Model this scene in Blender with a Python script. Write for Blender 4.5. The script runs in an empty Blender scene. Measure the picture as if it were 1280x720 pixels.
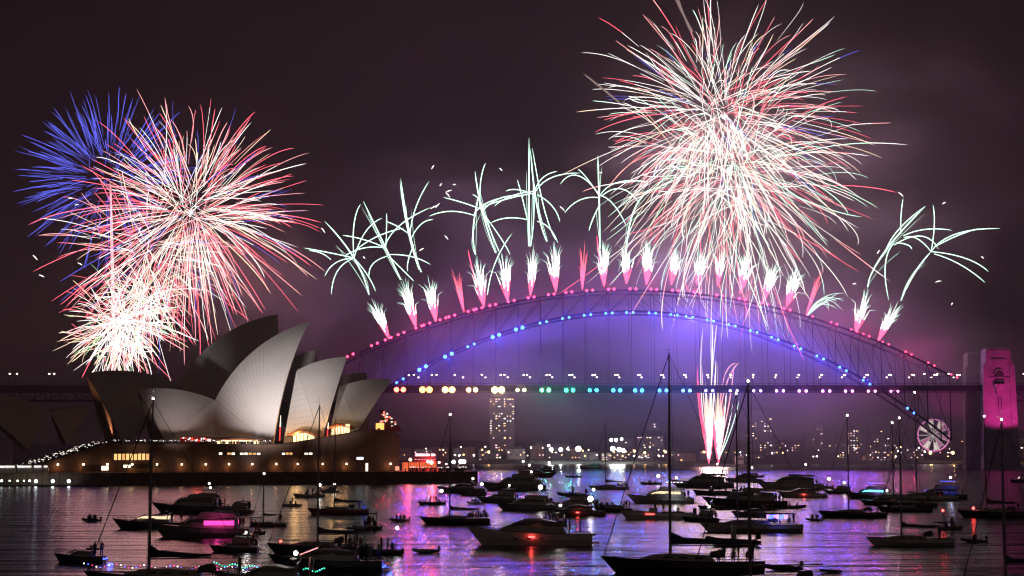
import bpy, math, random
from mathutils import Vector, Matrix

R = math.radians
PI = math.pi
rnd = random.Random(7)
scene = bpy.context.scene
col = scene.collection

# ---------------------------------------------------------------- camera
CAM_H = 11.5
FPX = 2057.0                 # focal length in pixels of a 1280 wide picture
PITCH = math.atan(208.0 / FPX)
cam_data = bpy.data.cameras.new('camera')
cam_data.sensor_width = 36.0
cam_data.lens = FPX / 1280.0 * 36.0
cam_data.clip_start = 0.5
cam_data.clip_end = 20000.0
cam = bpy.data.objects.new('camera', cam_data)
cam.location = (0, 0, CAM_H)
cam.rotation_euler = (PI / 2 + PITCH, 0, 0)
col.objects.link(cam)
scene.camera = cam

# ---------------------------------------------------------------- render settings
scene.view_settings.view_transform = 'Standard'
scene.view_settings.look = 'None'
scene.view_settings.exposure = 0.0
scene.view_settings.gamma = 1.0
scene.view_settings.use_curve_mapping = False
scene.render.engine = 'CYCLES'
cy = scene.cycles
cy.max_bounces = 4
cy.diffuse_bounces = 1
cy.glossy_bounces = 2
cy.transmission_bounces = 2
cy.transparent_max_bounces = 6
cy.volume_bounces = 0
cy.caustics_reflective = False
cy.caustics_refractive = False
cy.sample_clamp_indirect = 4.0
cy.filter_width = 1.25
cy.use_denoising = True
try:
    cy.denoiser = 'OPENIMAGEDENOISE'
    cy.denoising_input_passes = 'RGB_ALBEDO_NORMAL'
except Exception:
    pass

# ---------------------------------------------------------------- world: a night sky over a city
HAZE_DENSITY = 0.00010
world = bpy.data.worlds.new('World')
scene.world = world
world.use_nodes = True
wn = world.node_tree
wn.nodes.clear()
def wnode(t, **k):
    n = wn.nodes.new(t)
    for a, b in k.items():
        setattr(n, a, b)
    return n
w_out = wnode('ShaderNodeOutputWorld')
w_add = wnode('ShaderNodeAddShader')
w_sky = wnode('ShaderNodeTexSky', sky_type='NISHITA', sun_disc=False, sun_elevation=R(-4), sun_rotation=R(250))
w_bg1 = wnode('ShaderNodeBackground')
w_bg1.inputs['Strength'].default_value = 0.0015
w_bg2 = wnode('ShaderNodeBackground')
w_bg2.inputs['Strength'].default_value = 1.0
w_tc = wnode('ShaderNodeTexCoord')
w_sep = wnode('ShaderNodeSeparateXYZ')
w_ramp = wnode('ShaderNodeValToRGB')
w_ramp.color_ramp.elements[0].position = 0.0
w_ramp.color_ramp.elements[0].color = (0.0092, 0.0038, 0.0034, 1)
w_ramp.color_ramp.elements[1].position = 0.42
w_ramp.color_ramp.elements[1].color = (0.0030, 0.0015, 0.0013, 1)
w_noise = wnode('ShaderNodeTexNoise')
w_noise.inputs['Scale'].default_value = 5.0
w_noise.inputs['Detail'].default_value = 5.0
w_noise.inputs['Roughness'].default_value = 0.55
w_map = wnode('ShaderNodeMapping')
w_map.inputs['Scale'].default_value = (1.0, 1.0, 2.6)
w_mr = wnode('ShaderNodeMapRange')
w_mr.inputs['From Min'].default_value = 0.3
w_mr.inputs['From Max'].default_value = 0.75
w_mr.inputs['To Min'].default_value = 0.45
w_mr.inputs['To Max'].default_value = 1.75
w_mul = wnode('ShaderNodeVectorMath', operation='SCALE')
L = wn.links.new
L(w_tc.outputs['Generated'], w_sep.inputs[0])
L(w_sep.outputs['Z'], w_ramp.inputs['Fac'])
L(w_tc.outputs['Generated'], w_map.inputs['Vector'])
L(w_map.outputs[0], w_noise.inputs['Vector'])
L(w_noise.outputs['Fac'], w_mr.inputs['Value'])
L(w_ramp.outputs['Color'], w_mul.inputs[0])
L(w_mr.outputs[0], w_mul.inputs['Scale'])
# city glow added on the southern sky behind the camera, to fill the boats
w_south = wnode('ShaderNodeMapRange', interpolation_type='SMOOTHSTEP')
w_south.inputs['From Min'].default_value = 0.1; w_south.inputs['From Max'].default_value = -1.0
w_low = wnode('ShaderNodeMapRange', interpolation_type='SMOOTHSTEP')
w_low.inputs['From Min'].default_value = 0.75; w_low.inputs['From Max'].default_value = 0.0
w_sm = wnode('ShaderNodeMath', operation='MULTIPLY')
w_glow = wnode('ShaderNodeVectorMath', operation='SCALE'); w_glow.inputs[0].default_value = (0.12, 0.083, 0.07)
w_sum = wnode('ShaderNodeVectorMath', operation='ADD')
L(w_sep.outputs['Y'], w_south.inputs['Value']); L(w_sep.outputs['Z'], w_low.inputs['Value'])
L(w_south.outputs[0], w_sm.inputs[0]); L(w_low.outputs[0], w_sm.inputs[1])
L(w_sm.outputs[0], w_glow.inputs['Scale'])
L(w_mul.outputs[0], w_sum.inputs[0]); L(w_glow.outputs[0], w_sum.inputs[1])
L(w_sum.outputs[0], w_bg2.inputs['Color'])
L(w_sky.outputs[0], w_bg1.inputs['Color'])
L(w_bg1.outputs[0], w_add.inputs[0])
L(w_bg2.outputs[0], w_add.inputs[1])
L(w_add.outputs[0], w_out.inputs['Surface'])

# ---------------------------------------------------------------- lamps that light whole areas
def point_light(name, loc, color, power, radius=0.5, parent=None):
    d = bpy.data.lights.new(name, 'POINT')
    d.color = color; d.energy = power; d.shadow_soft_size = radius
    o = bpy.data.objects.new(name, d)
    o.location = loc
    col.objects.link(o)
    return o
def spot_light(name, loc, target, color, power, angle, radius=0.5, blend=0.5):
    d = bpy.data.lights.new(name, 'SPOT')
    d.color = color; d.energy = power; d.spot_size = R(angle); d.spot_blend = blend; d.shadow_soft_size = radius
    o = bpy.data.objects.new(name, d)
    o.location = loc
    o.rotation_euler = (Vector(target) - Vector(loc)).to_track_quat('-Z', 'Y').to_euler()
    col.objects.link(o)
    return o

# ---------------------------------------------------------------- helpers
CP, SP = math.cos(PITCH), math.sin(PITCH)
def ray(px, py):
    a = (px - 640.0) / FPX; b = (360.0 - py) / FPX
    return Vector((a, CP - b * SP, SP + b * CP))
def at(px, py, Y):
    d = ray(px, py); t = Y / d.y
    return Vector((d.x * t, Y, CAM_H + d.z * t))
def on_water(px, py, z=0.0):
    d = ray(px, py); t = (z - CAM_H) / d.z
    return Vector((d.x * t, d.y * t, z))
def on_plane(px, py, p0, n):
    d = ray(px, py); o = Vector((0, 0, CAM_H))
    t = (Vector(p0) - o).dot(n) / d.dot(n)
    return o + d * t

class MB:
    """collects shapes into one mesh"""
    def __init__(s):
        s.v = []; s.f = []; s.m = []; s.uv = {}
    def add(s, verts, faces, mat=0):
        b = len(s.v)
        s.v.extend([tuple(v) for v in verts])
        for f in faces:
            s.f.append(tuple(i + b for i in f)); s.m.append(mat)
        return s
    def box(s, c, size, mat=0, rz=0.0, taper=1.0):
        cx, cy_, cz = c; hx, hy, hz = size[0] / 2, size[1] / 2, size[2] / 2
        cs, sn = math.cos(rz), math.sin(rz)
        vs = []
        for sz in (-1, 1):
            k = taper if sz > 0 else 1.0
            for sx, sy in ((-1, -1), (1, -1), (1, 1), (-1, 1)):
                x, y = sx * hx * k, sy * hy * k
                vs.append((cx + x * cs - y * sn, cy_ + x * sn + y * cs, cz + sz * hz))
        return s.add(vs, [(3, 2, 1, 0), (4, 5, 6, 7), (0, 1, 5, 4), (1, 2, 6, 5), (2, 3, 7, 6), (3, 0, 4, 7)], mat)
    def tube(s, pts, rad, n=6, mat=0, mats=None, caps=True):
        pts = [Vector(p) for p in pts]
        if not hasattr(rad, '__len__'): rad = [rad] * len(pts)
        b = len(s.v)
        for i, p in enumerate(pts):
            t = pts[min(i + 1, len(pts) - 1)] - pts[max(i - 1, 0)]
            if t.length < 1e-9: t = Vector((0, 0, 1))
            t.normalize()
            up = Vector((0, 0, 1)) if abs(t.z) < 0.9 else Vector((1, 0, 0))
            a = t.cross(up).normalized(); c = a.cross(t).normalized()
            for k in range(n):
                w = 2 * PI * k / n
                s.v.append(tuple(p + (a * math.cos(w) + c * math.sin(w)) * rad[i]))
        for i in range(len(pts) - 1):
            for k in range(n):
                k2 = (k + 1) % n
                s.f.append((b + i * n + k, b + i * n + k2, b + (i + 1) * n + k2, b + (i + 1) * n + k))
                s.m.append(mats[i] if mats else mat)
        if caps:
            s.f.append(tuple(b + k for k in reversed(range(n)))); s.m.append(mats[0] if mats else mat)
            e = b + (len(pts) - 1) * n
            s.f.append(tuple(e + k for k in range(n))); s.m.append(mats[-1] if mats else mat)
        return s
    def loft(s, rings, mat=0, closed=True, cap0=True, cap1=True):
        b = len(s.v); n = len(rings[0])
        for r in rings: s.v.extend([tuple(p) for p in r])
        for i in range(len(rings) - 1):
            for k in range(n if closed else n - 1):
                k2 = (k + 1) % n
                s.f.append((b + i * n + k, b + i * n + k2, b + (i + 1) * n + k2, b + (i + 1) * n + k)); s.m.append(mat)
        if cap0: s.f.append(tuple(b + k for k in reversed(range(n)))); s.m.append(mat)
        if cap1:
            e = b + (len(rings) - 1) * n
            s.f.append(tuple(e + k for k in range(n))); s.m.append(mat)
        return s
    def ball(s, c, r, mat=0, n=8, m=5):
        if not hasattr(r, '__len__'): r = (r, r, r)
        rings = []
        for i in range(m + 1):
            a = -PI / 2 + PI * i / m
            ca = max(math.cos(a), 0.03)
            rings.append([(c[0] + r[0] * ca * math.cos(2 * PI * k / n), c[1] + r[1] * ca * math.sin(2 * PI * k / n), c[2] + r[2] * math.sin(a)) for k in range(n)])
        return s.loft(rings, mat)
    def prism(s, poly, z0, z1, mat=0):
        return s.loft([[(x, y, z0) for x, y in poly], [(x, y, z1) for x, y in poly]], mat)
    def grid(s, rows, mat=0):
        return s.loft(rows, mat, closed=False, cap0=False, cap1=False)
    def build(s, name, mats, parent=None, origin=None, smooth=False, link=True):
        me = bpy.data.meshes.new(name)
        o3 = Vector(origin) if origin is not None else None
        vs = [tuple(Vector(v) - o3) for v in s.v] if o3 is not None else s.v
        me.from_pydata(vs, [], s.f)
        if not isinstance(mats, (list, tuple)): mats = [mats]
        for m in mats: me.materials.append(m)
        if len(mats) > 1: me.polygons.foreach_set('material_index', s.m)
        if smooth: me.polygons.foreach_set('use_smooth', [True] * len(me.polygons))
        me.update()
        o = bpy.data.objects.new(name, me)
        col.objects.link(o)
        if parent is not None: o.parent = parent
        return o

def tag(o, label=None, cat=None, group=None, kind=None):
    if label: o['label'] = label
    if cat: o['category'] = cat
    if group: o['group'] = group
    if kind: o['kind'] = kind
    return o
def thing(name, label, cat, loc=(0, 0, 0), rz=0.0, group=None):
    o = bpy.data.objects.new(name, None)
    o.empty_display_size = 0.5
    o.location = loc; o.rotation_euler = (0, 0, rz)
    col.objects.link(o)
    return tag(o, label, cat, group)
def copy_tree(o, parent=None, loc=None, rz=None, label=None, group=None):
    c = o.copy(); col.objects.link(c)
    if parent is not None: c.parent = parent
    if loc is not None: c.location = loc
    if rz is not None: c.rotation_euler = (0, 0, rz)
    if label: c['label'] = label
    if group: c['group'] = group
    for ch in list(o.children): copy_tree(ch, c)
    return c

# ---------------------------------------------------------------- materials
MATS = {}
def emit(name, color, strength):
    if name in MATS: return MATS[name]
    m = bpy.data.materials.new(name); m.use_nodes = True
    nt = m.node_tree; nt.nodes.clear()
    o = nt.nodes.new('ShaderNodeOutputMaterial'); e = nt.nodes.new('ShaderNodeEmission')
    e.inputs['Color'].default_value = (*color, 1); e.inputs['Strength'].default_value = strength
    nt.links.new(e.outputs[0], o.inputs['Surface'])
    try: m.cycles.emission_sampling = 'NONE'
    except Exception: pass
    MATS[name] = m
    return m
def surf(name, color, rough=0.6, metal=0.0, var=0.15, scale=3.0, spec=0.4, bump=0.0):
    """principled surface with mottled colour and roughness"""
    if name in MATS: return MATS[name]
    m = bpy.data.materials.new(name); m.use_nodes = True
    nt = m.node_tree
    p = nt.nodes['Principled BSDF']
    p.inputs['Roughness'].default_value = rough
    p.inputs['Metallic'].default_value = metal
    p.inputs['Specular IOR Level'].default_value = spec
    tc = nt.nodes.new('ShaderNodeTexCoord')
    n = nt.nodes.new('ShaderNodeTexNoise')
    n.inputs['Scale'].default_value = scale; n.inputs['Detail'].default_value = 4
    r = nt.nodes.new('ShaderNodeValToRGB')
    r.color_ramp.elements[0].position = 0.3; r.color_ramp.elements[1].position = 0.7
    r.color_ramp.elements[0].color = tuple(c * (1 - var) for c in color) + (1,)
    r.color_ramp.elements[1].color = tuple(min(c * (1 + var), 0.95) for c in color) + (1,)
    nt.links.new(tc.outputs['Object'], n.inputs['Vector'])
    nt.links.new(n.outputs['Fac'], r.inputs['Fac'])
    nt.links.new(r.outputs['Color'], p.inputs['Base Color'])
    if bump:
        b = nt.nodes.new('ShaderNodeBump'); b.inputs['Strength'].default_value = bump
        nt.links.new(n.outputs['Fac'], b.inputs['Height'])
        nt.links.new(b.outputs[0], p.inputs['Normal'])
    MATS[name] = m
    return m

# ================================================================ SETTING
# ---- harbour water
def water_material():
    m = bpy.data.materials.new('harbour_water'); m.use_nodes = True
    nt = m.node_tree; p = nt.nodes['Principled BSDF']
    p.inputs['Base Color'].default_value = (0.006, 0.009, 0.011, 1)
    p.inputs['Roughness'].default_value = 0.20
    p.inputs['IOR'].default_value = 1.333
    p.inputs['Specular IOR Level'].default_value = 0.5
    g = nt.nodes.new('ShaderNodeNewGeometry')
    mp = nt.nodes.new('ShaderNodeMapping'); mp.inputs['Scale'].default_value = (0.16, 0.55, 1)
    mp.inputs['Rotation'].default_value = (0, 0, R(6))
    n1 = nt.nodes.new('ShaderNodeTexNoise'); n1.inputs['Scale'].default_value = 1.0
    n1.inputs['Detail'].default_value = 5; n1.inputs['Roughness'].default_value = 0.55
    mp2 = nt.nodes.new('ShaderNodeMapping'); mp2.inputs['Scale'].default_value = (0.028, 0.13, 1)
    mp2.inputs['Rotation'].default_value = (0, 0, R(-9))
    n2 = nt.nodes.new('ShaderNodeTexNoise'); n2.inputs['Scale'].default_value = 1.0
    n2.inputs['Detail'].default_value = 4
    mix = nt.nodes.new('ShaderNodeMath'); mix.operation = 'MULTIPLY_ADD'
    mix.inputs[1].default_value = 5.0
    b = nt.nodes.new('ShaderNodeBump'); b.inputs['Strength'].default_value = 0.55; b.inputs['Distance'].default_value = 0.8
    K = nt.links.new
    K(g.outputs['Position'], mp.inputs['Vector']); K(mp.outputs[0], n1.inputs['Vector'])
    K(g.outputs['Position'], mp2.inputs['Vector']); K(mp2.outputs[0], n2.inputs['Vector'])
    K(n2.outputs['Fac'], mix.inputs[0]); K(n1.outputs['Fac'], mix.inputs[2])
    K(mix.outputs[0], b.inputs['Height']); K(b.outputs[0], p.inputs['Normal'])
    return m
w = MB()
xs = [-7000, -3000, -1200, -500, -150, 0, 150, 500, 1200, 3000, 7000]
ys = [-300, 0, 60, 150, 300, 600, 1200, 2500, 5000, 9000]
w.grid([[(x, y, 0) for x in xs] for y in ys])
tag(w.build('water', water_material()), kind='structure')

# ---- the far shore: a strip of low land and a hill behind it
land_m = surf('shore_ground', (0.05, 0.05, 0.045), 0.9, var=0.4, scale=0.05)
lm = MB()
rows = []
for j, (Y, base) in enumerate(((1960, -1.0), (1964, 2.2), (2050, 5.0), (2250, 14.0), (2500, 24.0), (2800, 32.0), (3300, 10.0), (3600, -2.0))):
    row = []
    for i in range(61):
        x = -1500 + 50 * i
        k = 0.0 if j < 2 else (math.sin(x * 0.0046 + 1.1) + 0.6 * math.sin(x * 0.013 + j)) * base * 0.35
        k += (0 if j < 2 else max(0, (x - 200) / 900.0) * base * 0.5)
        row.append((x, Y + 12 * math.sin(x * 0.011), base + k))
    rows.append(row)
lm.grid(rows)
tag(lm.build('terrain', land_m, smooth=True), kind='structure')

# ---- air: even haze round everything, and drifting gunsmoke hanging at the bridge and the bursts
hz = MB().box((0, 1700, 269), (4800, 3900, 542))
hm = bpy.data.materials.new('harbour_haze'); hm.use_nodes = True
nt = hm.node_tree; nt.nodes.clear()
o_ = nt.nodes.new('ShaderNodeOutputMaterial'); pv = nt.nodes.new('ShaderNodeVolumePrincipled')
pv.inputs['Color'].default_value = (0.92, 0.90, 0.92, 1)
pv.inputs['Density'].default_value = HAZE_DENSITY
pv.inputs['Anisotropy'].default_value = 0.0
nt.links.new(pv.outputs[0], o_.inputs['Volume'])
tag(hz.build('haze', hm), kind='stuff')
def smoke(c, r, density, scale, seed, lo=.42, hi=.72):
    m = bpy.data.materials.new('gun_smoke'); m.use_nodes = True
    nt = m.node_tree; nt.nodes.clear(); K = nt.links.new
    N = lambda t, **k: [n := nt.nodes.new(t), [setattr(n, a, b) for a, b in k.items()]][0]
    out = N('ShaderNodeOutputMaterial'); pv = N('ShaderNodeVolumePrincipled')
    pv.inputs['Color'].default_value = (0.93, 0.85, 0.95, 1)  # violet of the arch lamps' glow put into the smoke colour
    tc = N('ShaderNodeTexCoord')
    ln = N('ShaderNodeVectorMath', operation='LENGTH')
    sc_ = N('ShaderNodeVectorMath', operation='DIVIDE'); sc_.inputs[1].default_value = r
    K(tc.outputs['Object'], sc_.inputs[0]); K(sc_.outputs[0], ln.inputs[0])
    fall = N('ShaderNodeMapRange', interpolation_type='SMOOTHSTEP')
    fall.inputs['From Min'].default_value = 1.0; fall.inputs['From Max'].default_value = .15
    K(ln.outputs['Value'], fall.inputs['Value'])
    mp = N('ShaderNodeMapping'); mp.inputs['Location'].default_value = (seed * 3.1, seed * 1.7, seed)
    mp.inputs['Scale'].default_value = (scale * .6, scale, scale * 1.3)
    ns = N('ShaderNodeTexNoise'); ns.inputs['Scale'].default_value = 1.0; ns.inputs['Detail'].default_value = 4; ns.inputs['Roughness'].default_value = .55
    ns.inputs['Distortion'].default_value = .6
    K(tc.outputs['Object'], mp.inputs['Vector']); K(mp.outputs[0], ns.inputs['Vector'])
    mr = N('ShaderNodeMapRange'); mr.inputs['From Min'].default_value = lo; mr.inputs['From Max'].default_value = hi
    mr.inputs['To Min'].default_value = .12; mr.inputs['To Max'].default_value = 1.0
    K(ns.outputs['Fac'], mr.inputs['Value'])
    a = N('ShaderNodeMath', operation='MULTIPLY'); b = N('ShaderNodeMath', operation='MULTIPLY'); b.inputs[1].default_value = density
    K(fall.outputs[0], a.inputs[0]); K(mr.outputs[0], a.inputs[1]); K(a.outputs[0], b.inputs[0]); K(b.outputs[0], pv.inputs['Density'])
    K(pv.outputs[0], out.inputs['Volume'])
    try: m.cycles.volume_step_rate = 4.0
    except Exception: pass
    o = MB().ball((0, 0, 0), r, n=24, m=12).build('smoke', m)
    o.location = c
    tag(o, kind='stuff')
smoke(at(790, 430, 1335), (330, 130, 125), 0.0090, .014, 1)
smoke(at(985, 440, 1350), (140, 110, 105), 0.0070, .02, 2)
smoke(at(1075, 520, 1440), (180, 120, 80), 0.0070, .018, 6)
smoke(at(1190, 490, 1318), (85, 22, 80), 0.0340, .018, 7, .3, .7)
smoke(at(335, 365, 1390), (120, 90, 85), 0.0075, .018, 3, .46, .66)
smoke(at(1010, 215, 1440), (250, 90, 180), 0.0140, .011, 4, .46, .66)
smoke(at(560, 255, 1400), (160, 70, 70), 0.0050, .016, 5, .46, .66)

# ================================================================ STEEL ARCH BRIDGE
BY = 1300.0                                   # near arch plane
steel = surf('bridge_steel', (0.010, 0.010, 0.012), 0.85, var=0.3, scale=0.3, spec=0.04)
asph = surf('bridge_deck_grey', (0.07, 0.07, 0.07), 0.8, scale=0.2)
granite = surf('pylon_granite', (.22, .20, .185), .85, var=.25, scale=.12, bump=.3)
def _courses(m):
    nt = m.node_tree; p = nt.nodes['Principled BSDF']; K = nt.links.new
    src = p.inputs['Base Color'].links[0].from_socket
    tc = nt.nodes.new('ShaderNodeTexCoord'); mp = nt.nodes.new('ShaderNodeMapping'); mp.inputs['Rotation'].default_value = (R(90), 0, 0)
    br = nt.nodes.new('ShaderNodeTexBrick'); br.inputs['Scale'].default_value = .42
    br.inputs['Color1'].default_value = (1, 1, 1, 1); br.inputs['Color2'].default_value = (.72, .72, .72, 1); br.inputs['Mortar'].default_value = (.35, .35, .35, 1)
    br.inputs['Mortar Size'].default_value = .03
    mx = nt.nodes.new('ShaderNodeMixRGB'); mx.blend_type = 'MULTIPLY'; mx.inputs[0].default_value = 1
    K(tc.outputs['Object'], mp.inputs[0]); K(mp.outputs[0], br.inputs['Vector']); K(src, mx.inputs[1]); K(br.outputs['Color'], mx.inputs[2]); K(mx.outputs[0], p.inputs['Base Color'])
_courses(granite)
BX = at(790, 500, BY).x
bridge = thing('arch_bridge', 'huge steel arch bridge strung with red, blue and rainbow lamps', 'bridge', (BX, BY, 0))
BO = Vector((BX, BY, 0))
SC = BY / FPX / CP
HALF = 251.0
def low_z(x): return at(790, 389, BY).z - 0.001025 / SC * x * x * 1.0
def up_z(x):
    a = abs(x)
    z = at(790, 363, BY).z - 0.000678 / SC * a * a
    return z
NP = 28
xsb = [-HALF + 2 * HALF * i / NP for i in range(NP + 1)]
DECK = at(790, 483, BY).z
up = MB(); lo = MB()
for side, dy in ((0, 0.0), (1, 30.0)):
    u = MB(); l = MB()
    u.tube([(x, dy, up_z(x)) for x in xsb], .8, 4)
    l.tube([(x, dy, low_z(x)) for x in xsb], .85, 4)
    u.build('upper_chord', steel, bridge); l.build('lower_chord', steel, bridge)
    for i, x in enumerate(xsb):
        MB().tube([(x, dy, low_z(x)), (x, dy, up_z(x))], 0.30, 4).build('post', steel, bridge)
        if i < NP:
            x2 = xsb[i + 1]
            a, b = ((x, low_z(x)), (x2, up_z(x2))) if x >= 0 else ((x, up_z(x)), (x2, low_z(x2)))
            if x >= 0: a, b = (x, up_z(x)), (x2, low_z(x2))
            else: a, b = (x, low_z(x)), (x2, up_z(x2))
            MB().tube([(a[0], dy, a[1]), (b[0], dy, b[1])], 0.25, 4).build('diagonal', steel, bridge)
        if low_z(x) > DECK + 3:
            MB().tube([(x, dy, DECK), (x, dy, low_z(x))], 0.17, 4).build('hanger', steel, bridge)
        elif low_z(x) < DECK - 6:
            MB().tube([(x, dy, low_z(x)), (x, dy, DECK - 3)], 0.45, 4).build('column', steel, bridge)
for i in range(0, NP + 1):
    x = xsb[i]
    MB().tube([(x, 0, up_z(x)), (x, 30, up_z(x))], 0.4, 4).build('cross_beam', steel, bridge)
dk = MB()
dk.box((0, 15, DECK), (1500, 49, 1.2))
dk.build('deck', asph, bridge)
for y in (-9.6, 39.6):
    MB().box((0, y, DECK - 1.7), (1500, 0.6, 4.0)).build('edge_girder', steel, bridge)
    rl = MB()
    rl.box((0, y, DECK + 2.0), (1500, 0.25, 0.25))
    for k in range(300): rl.box((-748 + k * 5, y, DECK + 1.3), (0.2, 0.2, 1.4))
    rl.build('railing', steel, bridge)
# approach spans: deck trusses on piers, both sides
for sgn in (-1, 1):
    for y in (0.0, 30.0):
        t = MB()
        n = 36
        x0, x1 = sgn * 300.0, sgn * 740.0
        zb = DECK - 11.0
        for i in range(n):
            xa = x0 + (x1 - x0) * i / n; xb = x0 + (x1 - x0) * (i + 1) / n
            t.tube([(xa, y, zb), (xb, y, zb)], 0.5, 4)
            t.tube([(xa, y, zb), (xa, y, DECK - 2)], 0.35, 4)
            t.tube([(xa, y, zb if i % 2 else DECK - 2), (xb, y, DECK - 2 if i % 2 else zb)], 0.35, 4)
        t.build('approach_truss', steel, bridge)
    for k in range(5):
        x = sgn * (340 + 80 * k)
        MB().box((x, 15, (DECK - 11) / 2), (5, 40, DECK - 11), taper=0.85).build('pier', granite, bridge)
# granite pylons
def pylon(x, y):
    w, d = 23.5, 16.0
    Ht = at(1243, 437, BY).z
    b = MB()
    def rect(hw, hd, z, cz=0): return [(x - hw, y - hd, z), (x + hw, y - hd, z), (x + hw, y + hd, z), (x - hw, y + hd, z)]
    b.loft([rect(w * .50, d * .5, 0), rect(w * .50, d * .5, 9), rect(w * .475, d * .47, 9.4), rect(w * .455, d * .455, Ht - 19), rect(w * .44, d * .44, Ht - 18.9), rect(w * .41, d * .42, Ht - 1.2), rect(w * .38, d * .4, Ht - 1.2), rect(w * .36, d * .38, Ht)])
    # raised corner buttresses and belt course
    for sx in (-1, 1):
        b.loft([rect2 for rect2 in (
            [(x + sx * w * .50 - 2.4, y - d * .54, 0), (x + sx * w * .50 + 2.4, y - d * .54, 0), (x + sx * w * .50 + 2.4, y - d * .4, 0), (x + sx * w * .50 - 2.4, y - d * .4, 0)],
            [(x + sx * w * .43 - 2.1, y - d * .50, Ht - 15), (x + sx * w * .43 + 2.1, y - d * .50, Ht - 15), (x + sx * w * .43 + 2.1, y - d * .4, Ht - 15), (x + sx * w * .43 - 2.1, y - d * .4, Ht - 15)],
            [(x + sx * w * .41 - 1.2, y - d * .46, Ht - 11), (x + sx * w * .41 + 1.2, y - d * .46, Ht - 11), (x + sx * w * .41 + 1.2, y - d * .38, Ht - 11), (x + sx * w * .41 - 1.2, y - d * .38, Ht - 11)])])
    b.box((x, y - d * .475, Ht - 9), (11, 0.8, 1.2))
    b.box((x, y - 0.3, DECK + 6.2), (w * .965, d * .98, 0.9))
    pb = b.build('pylon', granite, bridge)
    # arched opening with a balcony box below it
    arch = []
    for k in range(13):
        a = PI * k / 12
        arch.append((x + 3.6 * math.cos(a), DECK + 9.2 + 3.4 * math.sin(a)))
    poly = [(x + 3.6, DECK + 1.5)] + arch + [(x - 3.6, DECK + 1.5)]
    yf = y - d * .475
    a_ = MB().loft([[(px, yf - .35, pz) for px, pz in poly], [(px, yf + .9, pz) for px, pz in poly]])
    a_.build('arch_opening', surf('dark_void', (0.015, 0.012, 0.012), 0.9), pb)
    fr = MB().tube([(px, yf - .5, pz) for px, pz in poly[1:-1]], 0.55, 4)
    fr.build('arch_moulding', granite, pb)
    bal = MB().box((x, yf - 1.6, DECK - .2), (8.6, 3.0, 2.6)); bal.box((x, yf - 1.3, DECK - 4.2), (5.6, 2.4, 5.4), taper=1.25)
    bal.build('balcony', granite, pb)
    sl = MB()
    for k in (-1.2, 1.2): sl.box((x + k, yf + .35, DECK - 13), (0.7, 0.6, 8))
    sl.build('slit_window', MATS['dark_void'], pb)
    return pb
PX = at(1242, 500, BY).x - BX
for sx in (PX, -PX):
    for y in (-9.0, 42.0): pylon(sx, y)

# ---- lamps on the bridge
def lamp_part(name, x, y, z, r, mat):
    MB().ball((x, y, z), r, n=8, m=6).build(name, mat, bridge, smooth=True)
red_e = emit('lamp_red', (1.0, 0.03, 0.09), 12.0)
blue_e = emit('lamp_blue', (0.04, 0.13, 1.0), 11.0)
white_e = emit('lamp_white', (1.0, 0.86, 0.72), 7.0)
s_ = SC
redx = [440, 470, 487, 503, 525, 535, 555, 566, 590, 600, 617, 640, 665, 690, 712, 738, 765, 792, 818, 845, 872, 900, 928, 956, 984, 1012, 1042, 1067, 1082, 1106, 1134, 1162, 1190]
for i, px in enumerate(redx):
    x = (px - 790) * s_
    for k in (-2.3, 2.3):
        lamp_part('red_lamp', x + k, -2.0, up_z(x + k) + 1.0, 1.0 if px < 1000 else 0.72, red_e)
    if i % 2 == 0 and px < 1150:
        point_light('red_arch_light', (BX + x, BY - 5.0, up_z(x) + 2.5), (1.0, 0.02, 0.10), 2.0e4, 1.0)
bluex = [502, 530, 562, 590, 621, 650, 680, 708, 735, 762, 788, 816, 843, 862, 888, 915, 942, 968, 996, 1024, 1052, 1081, 1135]
for i, px in enumerate(bluex):
    x = (px - 797) * s_
    xo = x + (797 - 790) * s_
    big = 1.45 if px in (530, 562, 621, 650) else 1.0
    for k in (-2.6, 2.6):
        lamp_part('blue_lamp', xo + k, -2.2, low_z(xo + k) - 1.2, 1.05 * big, blue_e)
    if px < 1100: point_light('blue_arch_light', (BX + xo, BY - 6.0, low_z(xo) - 2.5), (0.035, 0.05, 1.0), 5.6e4 * big, 1.0)
deckl = [(503, 1.0, .10, .06, 1.8), (535, 1.0, .25, .06, 2.3), (563, 1.0, .42, .10, 2.3), (592, 1.0, .52, .2, 1.6), (624, 1.0, .85, .22, 2.4), (652, .9, .9, .35, 1.2),
         (682, .08, 1.0, .28, 1.4), (712, .03, .95, .45, 1.35), (741, .03, .6, .9, 1.2), (770, .03, .42, 1.0, 1.3), (797, .03, .34, 1.0, 1.3), (827, .04, .26, 1.0, 1.2), (856, .08, .24, 1.0, 1.1),
         (884, .2, .22, 1.0, .95), (914, .3, .25, 1.0, .9), (943, .45, .25, 1.0, .9), (971, .62, .24, .95, .95), (999, .75, .22, .9, .95), (1028, .85, .22, .9, .95), (1056, .95, .2, .8, .9), (1084, 1.0, .2, .75, .85), (1112, 1.0, .18, .7, .8)]
for i, (px, r, g, b, k_) in enumerate(deckl):
    x = (px - 790) * s_
    m = emit('lamp_deck_%02d' % i, (r, g, b), 12.0)
    z = DECK - 3.0 - (i * 0.06)
    for k in (-2.7, 2.7):
        lamp_part('rainbow_lamp', x + k, -11.2, z, 1.15 * k_ ** .9, m)
    c = (r, g * .8, b) if r > .6 and b < .5 else (r, g, b)
    point_light('rainbow_deck_light', (BX + x, BY - 15.0, z - 1.0), c, 0.9e4 * k_, 1.0)
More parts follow.
